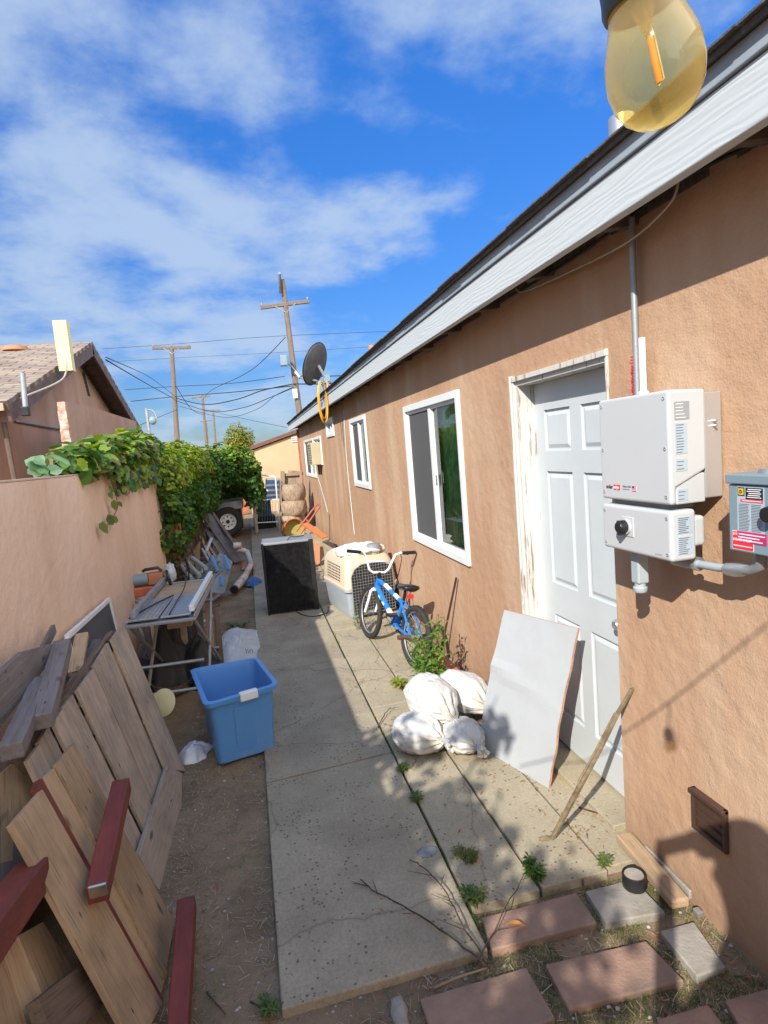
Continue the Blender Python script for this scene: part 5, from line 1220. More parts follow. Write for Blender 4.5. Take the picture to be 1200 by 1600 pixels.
# grey planks
def gp(a, b, w, t_, lb, up=V(0, 0, 1), mt=GREYW): tag(board('grey_plank', a, b, w, t_, mt, up=up, bevel=.003, rough=.002), lb, 'plank', 'grey weathered planks on top of the left pile')
np_ = V(.75, -.1, .62).normalized()
q0 = at(45, 1035, 'x', -.99)
pts = [at(x, y, 'x', -.98) for x, y in ((-30, 1078), (36, 1018), (104, 1000), (-20, 1165))]
tag(slab('grey_plank', pts, V(1, 0, .02), .022, GREYW, dirn=pts[1]-pts[0]), 'wide grey plank lying highest against the left wall', 'plank', 'grey weathered planks on top of the left pile')
gp(at(66, 1128, 'x', -.84), at(98, 1008, 'x', -.96), .075, .06, 'square grey timber whose cut end faces the viewer above the fence panel')
gp(at(18, 1175, 'x', -.86), at(66, 1065, 'x', -.96), .07, .055, 'grey timber left of the square one, end cut at the frame edge side')
gp(at(60, 1030, 'x', -1.03), at(84, 982, 'x', -1.04), .05, .02, 'narrow grey plank tip sticking up against the wall behind the wide plank', V(1, 0, 0))
for k, (x0, y0, x1, y1, w) in enumerate(((118, 1052, 128, 992, .07), (110, 1075, 152, 1002, .045), (100, 1100, 158, 1020, .04), (92, 1118, 150, 1038, .035))):
    tag(board('scrap_board', at(x0, y0, 'x', -.98+.02*k), at(x1, y1, 'x', -1.02+.02*k), w, .03, TANW if k == 0 else GREYW), ['short tan board end standing behind the top edge of the fence panel', 'grey stick just above the fence panel top edge', 'thin grey batten second above the fence panel edge', 'thinnest grey batten tucked against the fence panel edge'][k], 'board', 'loose boards on the left pile')
# filler boards deep in the pile so that it is solid
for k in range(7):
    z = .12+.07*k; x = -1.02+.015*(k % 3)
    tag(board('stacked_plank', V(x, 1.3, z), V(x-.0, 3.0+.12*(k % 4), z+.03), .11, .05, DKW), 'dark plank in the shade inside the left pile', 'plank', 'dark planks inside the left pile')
# window frame leaning at the wall
def wframe():
    t = thing('window_screen', at(170, 985, 'x', -1.05), 'white edged screen frame leaning on the left wall above the fence panel', 'frame')
    a, b, c = at(104, 996, 'x', -1.05), at(170, 937, 'x', -1.06), at(184, 992, 'x', -1.04); d = a+(c-b)
    for p, q in ((a, b), (b, c), (c, d), (d, a)): board('frame_bar', p, q, .03, .022, VINYL, t, up=V(1, 0, 0))
    MB().prism([a, b, c, d], V(-.003, 0, 0)).build('screen_mesh', SCREEN, t)
wframe()

# ------------------------------------------------------------------ tile saw on its folding stand
def saw():
    z = .75
    FLp, FRp, BRp, BLp = at(195, 976, 'z', z), at(305, 962, 'z', z), at(321, 906, 'z', z), at(238, 915, 'z', z)
    t = thing('tile_saw', V(-.72, 4.9, 0), 'tile saw with grey metal tray and orange motor on a folding tube stand', 'tile saw')
    o = FLp; u = (FRp-FLp).normalized(); v = V(-u.y, u.x, 0); fr = Matrix((u, v, V(0, 0, 1))).transposed().to_4x4(); fr.translation = o
    w = (FRp-FLp).length; l = (BRp-FRp).dot(v)
    mb = MB(); mb.box((0, 0, -.035), (w, l, -.012), M_=fr)
    mb.box((-.0, 0, -.012), (.012, l, .012), M_=fr); mb.box((w-.012, 0, -.012), (w, l, .012), M_=fr); mb.box((.012, l-.012, -.012), (w-.012, l, .012), M_=fr)
    mb.build('water_tray', STEELD, t, bevel=.004)
    MB().box((.02, l*.56, -.011), (w-.02, l-.02, -.004), M_=fr).build('tray_bed', TANW, t)
    mb = MB(); mb.box((.0, .02, .004), (w*.46, l*.52, .016), M_=fr); tb = mb.build('cutting_table', STEEL, t, bevel=.002)
    MB().box((w*.49, .02, .004), (w*.93, l*.52, .016), M_=fr).build('cutting_table', STEEL, t, bevel=.002)
    m3 = MB(); 
    for k in range(9): m3.box((.015+.03*k+(.03 if k > 6 else 0), .05, .0165), (.019+.03*k+(.03 if k > 6 else 0), l*.5, .0175), M_=fr)
    m3.build('table_groove', GRYP, t)
    for x, hgt in ((w*.05, .05), (w*.90, .045)): MB().box((x, l*.05, .017), (x+.035, l+.06, .017+hgt), M_=fr).build('slide_rail', VINYL if x > .2 else STEELD, t, bevel=.004)
    cable('hold_strap', [fr @ V(.02, .06, .025), fr @ V(.12, l*.3, .03), fr @ V(.22, l*.5, .03)], .006, BLK, t)
    cable('hold_strap', [fr @ V(w*.62, .04, .024), fr @ V(w*.60, l*.3, .026), fr @ V(w*.62, l*.62, .06), fr @ V(w*.56, l*.9, .16)], .005, BLK, t)
    # motor head at the back left
    c = at(228, 905, 'y', FLp.y+l*1.02); f2 = fr.copy(); f2.translation = c; f2 = f2 @ Matrix.Rotation(R(6), 4, 'Z')
    MB().lathe([(0, -.17), (.048, -.165), (.052, -.05), (.055, .02)], f2 @ Matrix.Rotation(R(90), 4, 'Y'), 20).build('motor', GREYE, t, smooth=True)
    MB().box((.02, -.055, -.055), (.15, .06, .05), M_=f2).build('gear_housing', M('dusty_orange', (.42, .15, .07), (.3, .13, .08), 9, .6, dirt=(.25, .2, .16), damt=.6), t, bevel=.015, seg=3)
    MB().tube([f2 @ V(-.02, 0, .07), f2 @ V(.0, 0, .085), f2 @ V(.11, 0, .09), f2 @ V(.14, 0, .055)], .014, 10).build('handle', BLK, t, smooth=True)
    MB().box((-.14, -.06, -.14), (.10, .07, -.06), M_=f2).build('bracket', REDB, t, bevel=.01)
    mb = MB().lathe([(0, .012), (.10, .012), (.105, 0), (.10, -.012), (0, -.012)], f2 @ Matrix.Translation((.20, 0, -.02)) @ Matrix.Rotation(R(80), 4, 'Y'), 30); mb.build('blade_guard', BLK, t, smooth=True)
    MB().blob(f2 @ V(.21, -.02, .03), (.05, .045, .085), lambda d, ph, th: 1+.3*noise.noise(d*3), 24, 16).build('plastic_wrap', M('clear_plastic', (.5, .55, .58), (.3, .34, .36), 12, .2, bump=.5, bscale=20), t, smooth='all')
    # folding stand
    P = lambda x, y, zz: fr @ V(x, y, zz-z)
    mb = []
    for x in (.02, w-.02):
        for (ya, yb) in ((.05, l*.92), (l*.92, .05)): MB().tube([P(x, ya, z-.04), P(x+(.02 if x > .2 else -.0), yb, .0)], .013, 8).build('leg', STEELD, t, smooth=True)
    for (y, zz) in ((.16, .17), (.05+.1, .38), (l*.85, .17), (l*.8, .62)): MB().tube([P(-.0, y, zz), P(w, y, zz)], .013, 8).build('crossbar', STEELD, t, smooth=True)
    hs = []
    for k in range(40): a = k/39*6.28*1.3; hs.append(V(-1.02+.03*math.sin(k), 5.25+.16*math.cos(a), .42+.26*math.sin(a)*(1)))
    cable('hose', hs[::3], .016, STEELD, t)
saw()
for k in range(9):
    x = -.98+.07*k; y = 5.25+random.uniform(-.05, .1); h = random.uniform(.48, .66)
    tag(board('picket', V(x, y, -.02), V(x+random.uniform(-.03, .03), y+.12, h), .055, .018, [GREYW, TANW, DKW][k % 3], up=V(0, 1, 0)), ['grey', 'tan', 'dark brown'][k % 3]+' picket standing under the tile saw, number %d from the wall' % (k+1) if False else ['grey picket closest to the wall under the tile saw', 'tan picket second from the wall under the saw', 'dark picket third from the wall under the saw', 'grey picket with a tan one on its left, under the middle of the saw', 'tan picket under the middle of the saw tray', 'dark picket just right of the middle under the saw', 'grey picket third from the right under the saw', 'tan picket second from the right under the saw', 'dark picket at the right end under the saw by the stand leg'][k], 'picket', 'pickets standing under the saw')
tag(board('tan_block', at(262, 972, 'y', 4.6), at(300, 966, 'y', 4.6), .10, .09, PINE, bevel=.004), 'yellow tan wood block under the front edge of the saw tray', 'block')
def drape(name, c, rx, ry, h, mat, label, cat, seed, rag=.18, n=48, k=26):
    vs = []; fs = []; c = V(c)
    for i in range(k+1):
        r = i/k
        for j in range(n):
            a = 2*math.pi*j/n; e = 1+rag*noise.noise(V(math.cos(a)*1.5, math.sin(a)*1.5, seed))*2
            x, y = rx*r*e*math.cos(a), ry*r*e*math.sin(a)
            z = h*max(0, (1-r**2.2))*(1+.5*noise.noise(V(x*4, y*4, seed)))+.05*h/.2*noise.noise(V(x*13, y*13, seed+2))*(1-r*.6)+.02*abs(noise.noise(V(x*30, y*22, seed)))
            vs.append((c.x+x, c.y+y, c.z+max(z, .002)))
    for i in range(k):
        for j in range(n): q = (j+1) % n; fs.append((i*n+j, (i+1)*n+j, (i+1)*n+q, i*n+q))
    o = MB().add(vs, fs).build(name, mat, smooth='all'); md = o.modifiers.new('t', 'SOLIDIFY'); md.thickness = .004; return tag(o, label, cat)
drape('black_tarp', (-.82, 5.45, -.03), .24, .66, .46, TARP, 'crumpled black plastic tarp heaped behind the saw stand', 'tarp', 4.)
o = drape('black_sheet', (-.58, 5.25, -.03), .17, .40, .30, TARP, 'black plastic sheet bunched under the right side of the saw stand', 'tarp', 14.)
o = drape('white_sack', (-.27, 5.85, -.03), .25, .62, .085, SACK, 'empty white woven sack with faded dark print lying behind the blue tote', 'sack', 8., .14)
p = V(-.12, 5.28, .03)
Mt = Matrix.Translation((-.20, 5.36, .045)) @ Matrix.Rotation(R(8), 4, 'Z') @ Matrix.Rotation(R(38), 4, 'X')
text('sack_print', 'lin', .075, Mt, INK, o, ext=.001)
def steelbowl():
    c = at(270, 1060, 'z', .08); Mt = Matrix.Translation((c.x, c.y, -.02)) @ Matrix.Rotation(R(4), 4, 'X')
    tag(MB().lathe([(0, .0), (.12, .002), (.155, .03), (.165, .10), (.172, .102), (.172, .105), (.160, .105), (.150, .035), (.115, .008), (0, .006)], Mt, 40).build('steel_bowl', CHROME, smooth=True), 'shallow stainless steel bowl on the dirt left of the blue tote', 'bowl')
    c = at(255, 1098, 'y', 4.05); Mt = Matrix.Translation((c.x, c.y, c.z)) @ Matrix.Rotation(R(62), 4, 'X') @ Matrix.Rotation(R(-25), 4, 'Y')
    tag(MB().lathe([(0, .006), (.085, .006), (.092, .002), (.092, -.002), (0, -.004)], Mt, 36).build('plastic_disc', YELP, smooth=True), 'round cream plastic lid propped against the fence panel', 'lid')
steelbowl()
drape('plastic_bag', at(305, 1178, 'z', -.03), .10, .13, .07, M('thin_plastic', (.6, .6, .6), (.42, .43, .45), 9, .3, bump=.4, bscale=30), 'crumpled whitish plastic bag between the fence panel and the blue tote', 'plastic bag', 2.)
# small junk beyond the saw
def junk():
    t = thing('step_stool', V(-.62, 7.9, 0), 'grey plastic folding step stool with blue hinges lying on its side', 'step stool')
    A_, B_, C_, D_ = at(318, 885, 'y', 8.1), at(342, 866, 'y', 8.15), at(362, 880, 'y', 8.0), at(350, 928, 'y', 7.7); E_ = at(322, 925, 'y', 7.7)
    MB().prism([A_, B_, C_, D_, E_], V(.02, .05, .015)).build('panel', GRYP, t, bevel=.01)
    nrm = (B_-A_).cross(E_-A_).normalized(); nrm = nrm if nrm.y < 0 else -nrm
    m3 = []
    for f_ in (.25, .45, .65, .85): board('slat', A_*(1-f_)+E_*f_+nrm*.012, (B_*(1-f_)+C_*f_)*.7+(A_*(1-f_)+E_*f_)*.3+nrm*.012, .012, .02, STEELD, t, up=nrm)
    board('hinge', at(330, 868, 'y', 7.95), at(340, 893, 'y', 7.9), .05, .04, BLUE, t, up=nrm, bevel=.01); board('hinge', at(350, 868, 'y', 7.9), at(358, 890, 'y', 7.85), .05, .04, BLUE, t, up=nrm, bevel=.01); board('hinge', at(345, 900, 'y', 7.7), at(346, 915, 'y', 7.65), .05, .03, BLUE, t, up=nrm, bevel=.01)
    t = thing('drain_pipe', V(-.3, 8.6, 0), 'curved white plastic drain pipe with fittings lying on the dirt', 'pipe')
    P = [at(371, 858, 'z', .30), at(386, 862, 'z', .22), at(392, 882, 'z', .12), at(382, 902, 'z', .08), at(367, 920, 'z', .06)]
    PV = M('dirty_white_pvc', (.58, .52, .46), (.45, .38, .32), 6, .6, dirt=(.2, .15, .11), damt=.6)
    MB().tube(sum([[P[i]*(1-k/5)+P[i+1]*(k/5) for k in range(5)] for i in range(4)], [])+[P[4]], .045, 14).build('pipe', PV, t, smooth='all')
    for i, (a, b) in enumerate(((.0, .35), (.55, .75))): p = P[3]*(1-a)+P[4]*a; q = P[3]*(1-b)+P[4]*b; MB().tube([p, q], .056, 14).build('collar', PV, t, smooth=True)
    MB().tube([P[4], P[4]+(P[4]-P[3]).normalized()*.05], .054, 16).build('rubber_sleeve', BLK, t, smooth=True)
    MB().tube([P[0]+V(-.06, 0, .06), P[0]+V(.07, 0, .05)], .06, 12).build('fitting', PV, t, smooth=True)
    rnd = [((283, 885), (300, 905), .03), ((292, 878), (312, 900), .028), ((300, 872), (322, 888), .03), ((286, 900), (318, 912), .025), ((330, 842), (322, 862), .02)]
    lb = ['grey pipe length nearest the left wall end', 'grey pipe beside the one nearest the wall', 'upper short grey pipe behind the step stool', 'lowest grey pipe lying across the small heap', 'thin upright pipe tip behind the step stool']
    for (a, b, r), l_ in zip(rnd, lb):
        y = 7.9; tag(MB().tube([at(*a, 'y', 8.2), at(*b, 'y', 7.8)], r, 12).build('scrap_pipe', PVC, smooth=True), l_, 'pipe', 'scrap pipes by the wall end')
    for k, (x, y, z, c_, l_) in enumerate(((322, 905, .1, BLUEC, 'dark blue rag under the step stool'), (397, 908, .0, BLUEC, 'small blue cloth on the path edge left of the television'), (385, 883, .0, TERRA, 'rusty brown scrap behind the drain pipe'), (300, 935, .0, TARP, 'black plastic scrap by the saw stand'))):
        p = at(x, y, 'z', max(z, .02)); drape('cloth_scrap', (p.x, p.y, -.02), .13, .20, .10+z, c_, l_, 'cloth', k+20.)
    for k in range(34):
        p = V(random.uniform(-1.0, -.55), random.uniform(5.9, 9.4), random.uniform(.02, .34)); a_ = random.uniform(0, 3.14); q = p+V(math.cos(a_), math.sin(a_), random.uniform(-.2, .5))*random.uniform(.25, .6); q.x = max(-1.05, min(-.5, q.x)); q.z = max(.02, q.z)
        if k % 3: o = board('scrap_stick', p, q, random.uniform(.03, .08), .02, [GREYW, TANW, DKW, GREYW][k % 4])
        else: o = MB().tube([p, q], .018, 8).build('scrap_stick', [PVC, STEELD][k % 2], smooth=True)
        tag(o, 'short scrap stick or tube in the loose heap between the saw and the step stool', 'scrap', 'scrap sticks in the heap beyond the saw')
    # leaning boards
    SP = [((317, 797), (374, 878), .19, GREYW, 'wide grey board leaning beside the spare wheel'), ((312, 812), (350, 872), .07, GREYW, 'narrow grey board leaning left of the wide one'), ((322, 846), (345, 884), .05, TANW, 'pale narrow board low in front of the leaning grey boards'), ((313, 838), (333, 880), .05, TANW, 'pale narrow board leftmost of the leaning boards'), ((331, 800), (372, 858), .06, DKW, 'dark board leaning nearest to the spare wheel')]
    for (a, b, w, m_, l_) in SP:
        A = at(*a, 'y', 11.6 if w < .06 else 12.2); B = at(*b, 'y', 9.6 if w < .06 else 10.6); tag(board('leaning_board', B, A, w, .03, m_, up=V(.3, -1, .6)), l_, 'board', 'boards leaning beside the spare wheel')
    P_ = [at(x, y, 'y', 9.3) for x, y in ((313, 846), (292, 872), (290, 905), (312, 905))]
    tag(MB().prism(P_, V(-.02, .12, 0)).build('wood_slab', TANW, bevel=.01), 'tan slab of wood standing on edge below the ivy', 'slab')
    tag(MB().prism([at(x, y, 'y', 7.75) for x, y in ((253, 822), (282, 818), (285, 842), (280, 885), (262, 890))], V(0, .04, 0)).build('red_board', REDB, bevel=.004), 'red brown board in the shade behind the end of the left wall', 'board')
    for k in range(4):
        a = at(272, 852+9*k, 'y', 9.2); b = at(300-4*k, 850+10*k, 'y', 9.2); tag(board('grey_lath', a, b, .12, .03, GREYW), ['topmost', 'second', 'third', 'lowest'][k]+' grey slat of the little stack below the ivy', 'slat', 'grey slats stacked below the ivy')
junk()
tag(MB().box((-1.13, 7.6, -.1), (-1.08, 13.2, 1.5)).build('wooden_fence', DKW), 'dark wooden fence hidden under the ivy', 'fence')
def trailer():
    t = thing('utility_trailer', V(-.7, 15.2, 0), 'old grey utility trailer with a white spare wheel parked under the ivy', 'trailer')
    c = at(356, 815, 'y', 14.2); Mw = Matrix.Translation(c) @ Matrix.Rotation(R(90), 4, 'X') @ Matrix.Rotation(R(6), 4, 'Y')
    rm = MB().lathe([(.045, .02), (.10, .03), (.14, .02), (.165, .055), (.19, .06), (.19, -.06), (.10, -.03), (.045, -.03)], Mw, 32, 0, True)
    w = rm.build('wheel', VINYL, t, smooth=True)
    MB().lathe([(.19, .07), (.25, .095), (.32, .085), (.345, .04), (.345, -.04), (.32, -.085), (.25, -.095), (.19, -.07)], Mw, 40, 0, True).build('tyre', RUB, w, smooth=True)
    mb = MB()
    for k in range(8): a = k*math.pi/4; mb.lathe([(0, .032), (.018, .032)], Mw @ Matrix.Translation((.115*math.cos(a), .115*math.sin(a), 0)), 10)
    mb.build('rim_holes', DARKIN, w); MB().lathe([(0, .05), (.04, .045), (.045, .02)], Mw, 16).build('hub_cap', BLK, w, smooth=True)
    q = at(335, 786, 'y', 14.5); q2 = at(388, 803, 'y', 14.5)
    MB().box((q.x-.25, 14.5, .62), (q2.x-.1, 16.4, q.z+.0)).build('body', STEELD, t, bevel=.02)
    MB().box((q.x-.2, 14.55, .15), (q2.x-.15, 16.3, .62)).build('chassis', BLK, t)
trailer()
def farstuff():
    # trunk rounds
    for k, (x0, x1, y0, y1) in enumerate(((440, 480, 783, 806), (441, 478, 757, 783), (440, 474, 806, 826))):
        a, b = at(x0, (y0+y1)/2, 'y', 14.2), at(x1, (y0+y1)/2, 'y', 14.2); zt_, zb_ = at(460, y0, 'y', 14.0).z, at(460, y1, 'y', 14.0).z; r = (b.x-a.x)/2; c = V((a.x+b.x)/2, 14.3, 0)
        mb = MB(); n = 40; m_ = 7; vs = []; fs = []
        for i in range(m_+1):
            for j in range(n): an = 2*math.pi*j/n; rr = r*(1-.14*abs(2*i/m_-1)**3)*(1+.07*noise.noise(V(math.cos(an)*3, math.sin(an)*3, k*5.))+.05*abs(math.sin(an*17+i*.5))-.08*abs(i/m_-.5)); vs.append((c.x+rr*math.cos(an), c.y+rr*math.sin(an), zb_+(zt_-zb_)*i/m_))
        for i in range(m_):
            for j in range(n): q = (j+1) % n; fs.append((i*n+j, i*n+q, (i+1)*n+q, (i+1)*n+j))
        fs += [tuple(range(n-1, -1, -1)), tuple(m_*n+j for j in range(n))]
        o = mb.add(vs, fs).build('trunk_round', M('palm_bark', (.42, .31, .22), (.22, .15, .10), 14, .95, bump=1, bscale=25, stretch=(3, 3, .7)), smooth=True); tag(o, ['middle palm trunk round of the stack near the far wall end', 'top palm trunk round of the stack near the far wall end', 'bottom palm trunk round of the stack, behind the orange tub'][k], 'log', 'palm trunk rounds stacked at the far end')
    t = thing('wooden_gate', V(.95, 14.8, 0), 'small weathered wooden gate standing behind the stacked trunk rounds', 'gate')
    TWD = wood('gate_wood', (.45, .33, .22), (.32, .23, .15))
    for k in range(5):
        x0 = 442+6*k; a = at(x0, 800, 'y', 14.8); b = at(x0-1, 738+random.uniform(-4, 3), 'y', 14.8); board('board', V(a.x, 14.8, 0), b, .095, .02, TWD, t, up=V(0, 1, 0))
    for yy in (742, 774): a, b = at(440, yy, 'y', 14.74), at(474, yy-2, 'y', 14.74); board('rail', a, b, .07, .035, TWD, t, up=V(0, -1, 0))
    for xx in (443, 470): a, b = at(xx, 800, 'y', 14.70), at(xx, 737, 'y', 14.70); board('upright', a, b, .055, .035, TWD, t, up=V(0, -1, 0))
    # orange tub lying on its side
    c = at(461, 830, 'y', 11.6); Mw = Matrix.Translation(c+V(0, 0, .03)) @ Matrix.Rotation(R(84), 4, 'X') @ Matrix.Rotation(R(14), 4, 'Y')
    t = thing('orange_tub', V(c.x, 11.8, 0), 'orange tub lying on its side behind the television, greenish inside', 'tub')
    MB().lathe([(.21, 0), (.225, .0), (.22, -.02), (.17, -.38), (.0, -.38)], Mw, 32).build('shell', ORNG, t, smooth=True)
    MB().lathe([(.205, -.002), (.19, -.12), (.0, -.13)], Mw, 32).build('lining', M('green_lining', (.30, .30, .08), (.42, .24, .08), 7, .8), t, smooth=True)
    # orange metal frame (hand truck)
    t = thing('hand_truck', at(488, 815, 'y', 11.2), 'orange red metal hand truck frame tilted against the house wall', 'hand truck')
    for a, b in (((463, 830), (496, 787)), ((470, 834), (500, 791)), ((496, 787), (500, 791)), ((478, 812), (483, 816))): MB().tube([at(*a, 'y', 11.4), at(*b, 'y', 11.4)], .018, 8).build('tube_frame', REDB, t, smooth=True)
    a, b = at(476, 818, 'y', 11.3), at(508, 840, 'y', 10.6); board('toe_plate', a, b, .12, .02, ORNG, t, up=V(0, -.6, 1))
    P_ = [at(x, y, 'y', 9.4) for x, y in ((480, 832), (503, 842), (507, 868), (494, 888), (480, 865))]
    tag(MB().prism(P_, V(0, .03, 0)).build('plywood_piece', TANW, bevel=.003), 'tan plywood piece standing between the television and the dog crate', 'plywood')
    tag(MB().prism([at(x, y, 'y', 9.3) for x, y in ((490, 850), (500, 850), (500, 880), (493, 884))], V(0, .03, 0)).build('terracotta_shard', TERRA), 'terracotta coloured piece just right of the television', 'shard')
    # white tube frame
    t = thing('tube_barrier', V(.35, 14.2, 0), 'white metal tube frame standing open across the far end of the path', 'frame')
    y = 14.2; a, b, c_, d = [at(q[0], q[1], 'y', y) for q in ((402, 742), (430, 744), (437, 826), (400, 826))]
    MB().tube([V(d.x, y, 0), a+V(0, 0, -.03), a+V(.03, 0, 0), b+V(-.03, 0, 0), b+V(0, 0, -.03), V(c_.x, y, 0)], .02, 8).build('tube', WHP, t, smooth='all')
    for yy in (780, 815): p, q = at(400, yy+2, 'y', y), at(436, yy, 'y', y); MB().tube([p, q], .012, 8).build('crossbar', WHP, t, smooth=True)
    m3 = MB()
    for k in range(9): p, q = at(402+4*k, 783, 'y', y), at(402+4*k, 814, 'y', y); m3.tube([p, q], .004, 5)
    m3.build('wire_infill', STEELD, t)
    t = thing('lawn_chair', V(.55, 14.9, 0), 'blue and white striped folding lawn chair behind the white tube frame', 'lawn chair')
    for k in range(7): a, b = at(414+3.2*k, 756+3*k, 'y', 14.9+.02*k), at(421+3.2*k, 750+3*k, 'y', 14.9+.02*k); board('strap', at(416, 753+4*k, 'y', 14.9), at(436, 752+4*k, 'y', 14.9), .10, .012, WHP if k % 2 else BLUE, t, up=V(0, -1, .3))
    MB().tube([at(414, 800, 'y', 14.95), at(416, 748, 'y', 14.95), at(437, 748, 'y', 14.95), at(438, 800, 'y', 14.95)], .016, 8).build('frame', STEEL, t)
    p = at(400, 790, 'y', 15.2); q = at(414, 772, 'y', 15.2); o = MB().box((p.x-.05, 15.2, .3), (q.x+.12, 15.7, q.z)).build('blue_bin', BLUEC, bevel=.03); tag(o, 'dark blue storage bin behind the white tube frame', 'bin')
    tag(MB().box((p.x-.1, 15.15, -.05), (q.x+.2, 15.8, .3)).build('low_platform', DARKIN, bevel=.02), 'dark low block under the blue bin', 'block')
    p = at(398, 800, 'y', 14.6); tag(MB().tube([V(p.x, 14.6, 0), V(p.x, 14.6, .75)], .04, 10).build('fence_post', WHP, smooth=True), 'short white post at the ivy edge beside the tube frame', 'post')
    cable('x', [V(0, 0, -5), V(0, 0, -5.1)], .001, BLK) if False else None
farstuff()

# ------------------------------------------------------------------ weeds, twigs, leaves
SMALLW = leafmat('small_weed_leaf', [(.05, .10, .02), (.09, .16, .03), (.16, .19, .06)])
def weeds(name, base, n, h, spread, label, lsz=.07, mat=None, lpn=14):
    mat = mat or (SMALLW if name == 'small_weed' else WEED)
    t = thing(name, base, label, 'weed'); st = MB(); lf = MB(); b = V(base)
    for k in range(n):
        a = random.uniform(0, 6.28); r = spread*random.random(); hh = h*random.uniform(.5, 1); p0 = b+V(math.cos(a)*r*.5, math.sin(a)*r*.5, 0); p2 = p0+V(math.cos(a)*spread*.8*random.random(), math.sin(a)*spread*.8*random.random(), hh)
        p1 = (p0+p2)/2+V(random.uniform(-.02, .02), random.uniform(-.02, .02), .02); st.tube([p0, p1, p2], .003, 5, r2=.0015)
        for q in range(lpn):
            f = .12+.88*q/lpn; c = p0*(1-f)+p2*f; d = V(math.cos(q*2.4+k), math.sin(q*2.4+k), .55); L = lsz*random.uniform(.7, 1.2)*(1.1-.35*f)
            s_ = d.normalized(); w = s_.cross(V(0, 0, 1)).normalized()*L*.13; tip = c+s_*L+V(0, 0, -.25*L); md = c+s_*L*.5+V(0, 0, .06*L); lf.add([c, md+w, tip, md-w], [(0, 1, 2, 3)])
    st.build('stem', leafmat('weed_stem', [(.12, .2, .04), (.2, .18, .07)]), t); lf.build('leaves', mat, t); return t
weeds('tall_weed', (1.12, 3.90, 0), 17, .60, .13, 'tall bright green weed clump growing between bicycle and sandbags', .11, WEED, 17)
weeds('small_weed', (1.38, 3.55, 0), 4, .20, .06, 'small green weed by the wall behind the red beam', .10)
weeds('small_weed', (.90, 5.72, 0), 3, .30, .05, 'thin yellow green weed in front of the dog crate door', .06)
weeds('small_weed', (.93, 4.15, 0), 4, .07, .10, 'flat yellowish weed at the joint beside the bicycle rear wheel', .09, leafmat('yellow_weed', [(.2, .26, .04), (.3, .3, .06)]))
weeds('small_weed', (.70, 2.05, -.02), 5, .07, .05, 'green weed with toothed leaves in the crack at the middle of the path corner', .055)
weeds('small_weed', (.745, 2.28, -.02), 9, .06, .06, 'dense mossy tuft beside the crack above the corner weed', .035, leafmat('moss_tuft', [(.10, .13, .03), (.16, .17, .05)]), 30)
weeds('small_weed', (.97, 2.08, -.02), 8, .08, .04, 'dark little weed in the second paving joint above the red paver', .045, IVY, 24)
weeds('small_weed', (.66, 3.05, -.01), 4, .05, .03, 'tiny weed in the joint left of the sandbags', .045)
weeds('small_weed', (.66, 2.75, -.01), 4, .05, .03, 'tiny weed in the joint below the sandbags', .045)
weeds('small_weed', (-.13, 1.85, -.03), 4, .04, .05, 'low green tuft against the left edge of the path near the bottom', .045)
weeds('small_weed', (-.30, 6.5, -.03), 10, .07, .16, 'low grass patch on the dirt in front of the step stool', .07)
weeds('small_weed', (1.27, 2.03, 0), 4, .04, .03, 'tiny weed at the front of the third paving joint', .035)
def twig(pts, r, label, br=4):
    mb = MB(); P = [V(p) for p in pts]; path_ = []
    for i in range(len(P)-1):
        for k in range(5): path_.append(P[i]*(1-k/5)+P[i+1]*k/5+V(random.uniform(-.004, .004), random.uniform(-.004, .004), random.uniform(0, .004)))
    path_.append(P[-1]); mb.tube(path_, r, 6, r2=r*.5)
    for k in range(br):
        i = random.randrange(2, len(path_)-1); d = (path_[i]-path_[i-1]).normalized(); s = random.choice((-1, 1)); mb.tube([path_[i], path_[i]+(d+V(-d.y, d.x, .1)*s*.8)*random.uniform(.04, .09)], r*.5, 5, r2=r*.2)
    tag(mb.build('dry_twig', TANW if r > .005 else BARK, smooth='all'), label, 'twig', 'dry twigs on the ground')
g = lambda x, y, z=.006: at(x, y, 'z', z)
twig([g(765, 1512), g(700, 1460, .02), g(640, 1422, .02), g(580, 1390, .012), g(563, 1374)], .004, 'long dry twig lying across the bottom of the path slab')
twig([g(760, 1505), g(720, 1440, .03), g(695, 1390, .03), g(660, 1355, .02), g(640, 1343)], .0035, 'dry twig right of the longest one, reaching up the path', 5)
twig([g(745, 1510, 0), g(790, 1420, .03), g(830, 1350, .02)], .0028, 'thin twig crossing the red paver toward the joint weed', 2)
twig([g(675, 1545, -.02), g(762, 1512, 0)], .0055, 'pale thick dead stalk in the moss below the path corner', 0)
twig([g(590, 1137), g(602, 1115, .02), g(610, 1105, .03)], .004, 'short reddish twig by the joint left of the sandbags', 1)
twig([g(905, 1262, .01), g(968, 1280, .012)], .005, 'light wood splinter on the paving beside the leaning strip', 0)
twig([g(388, 1130, -.02), g(420, 1172, -.02)], .003, 'dry stalk on the dirt right below the blue tote', 3)
twig([g(325, 1550, -.02), g(352, 1585, -.02)], .004, 'curled brown stalk at the bottom of the dirt strip', 0)
twig([g(390, 1565, -.01), g(432, 1590, 0)], .0035, 'pale straw at the lower left corner of the path slab', 0)
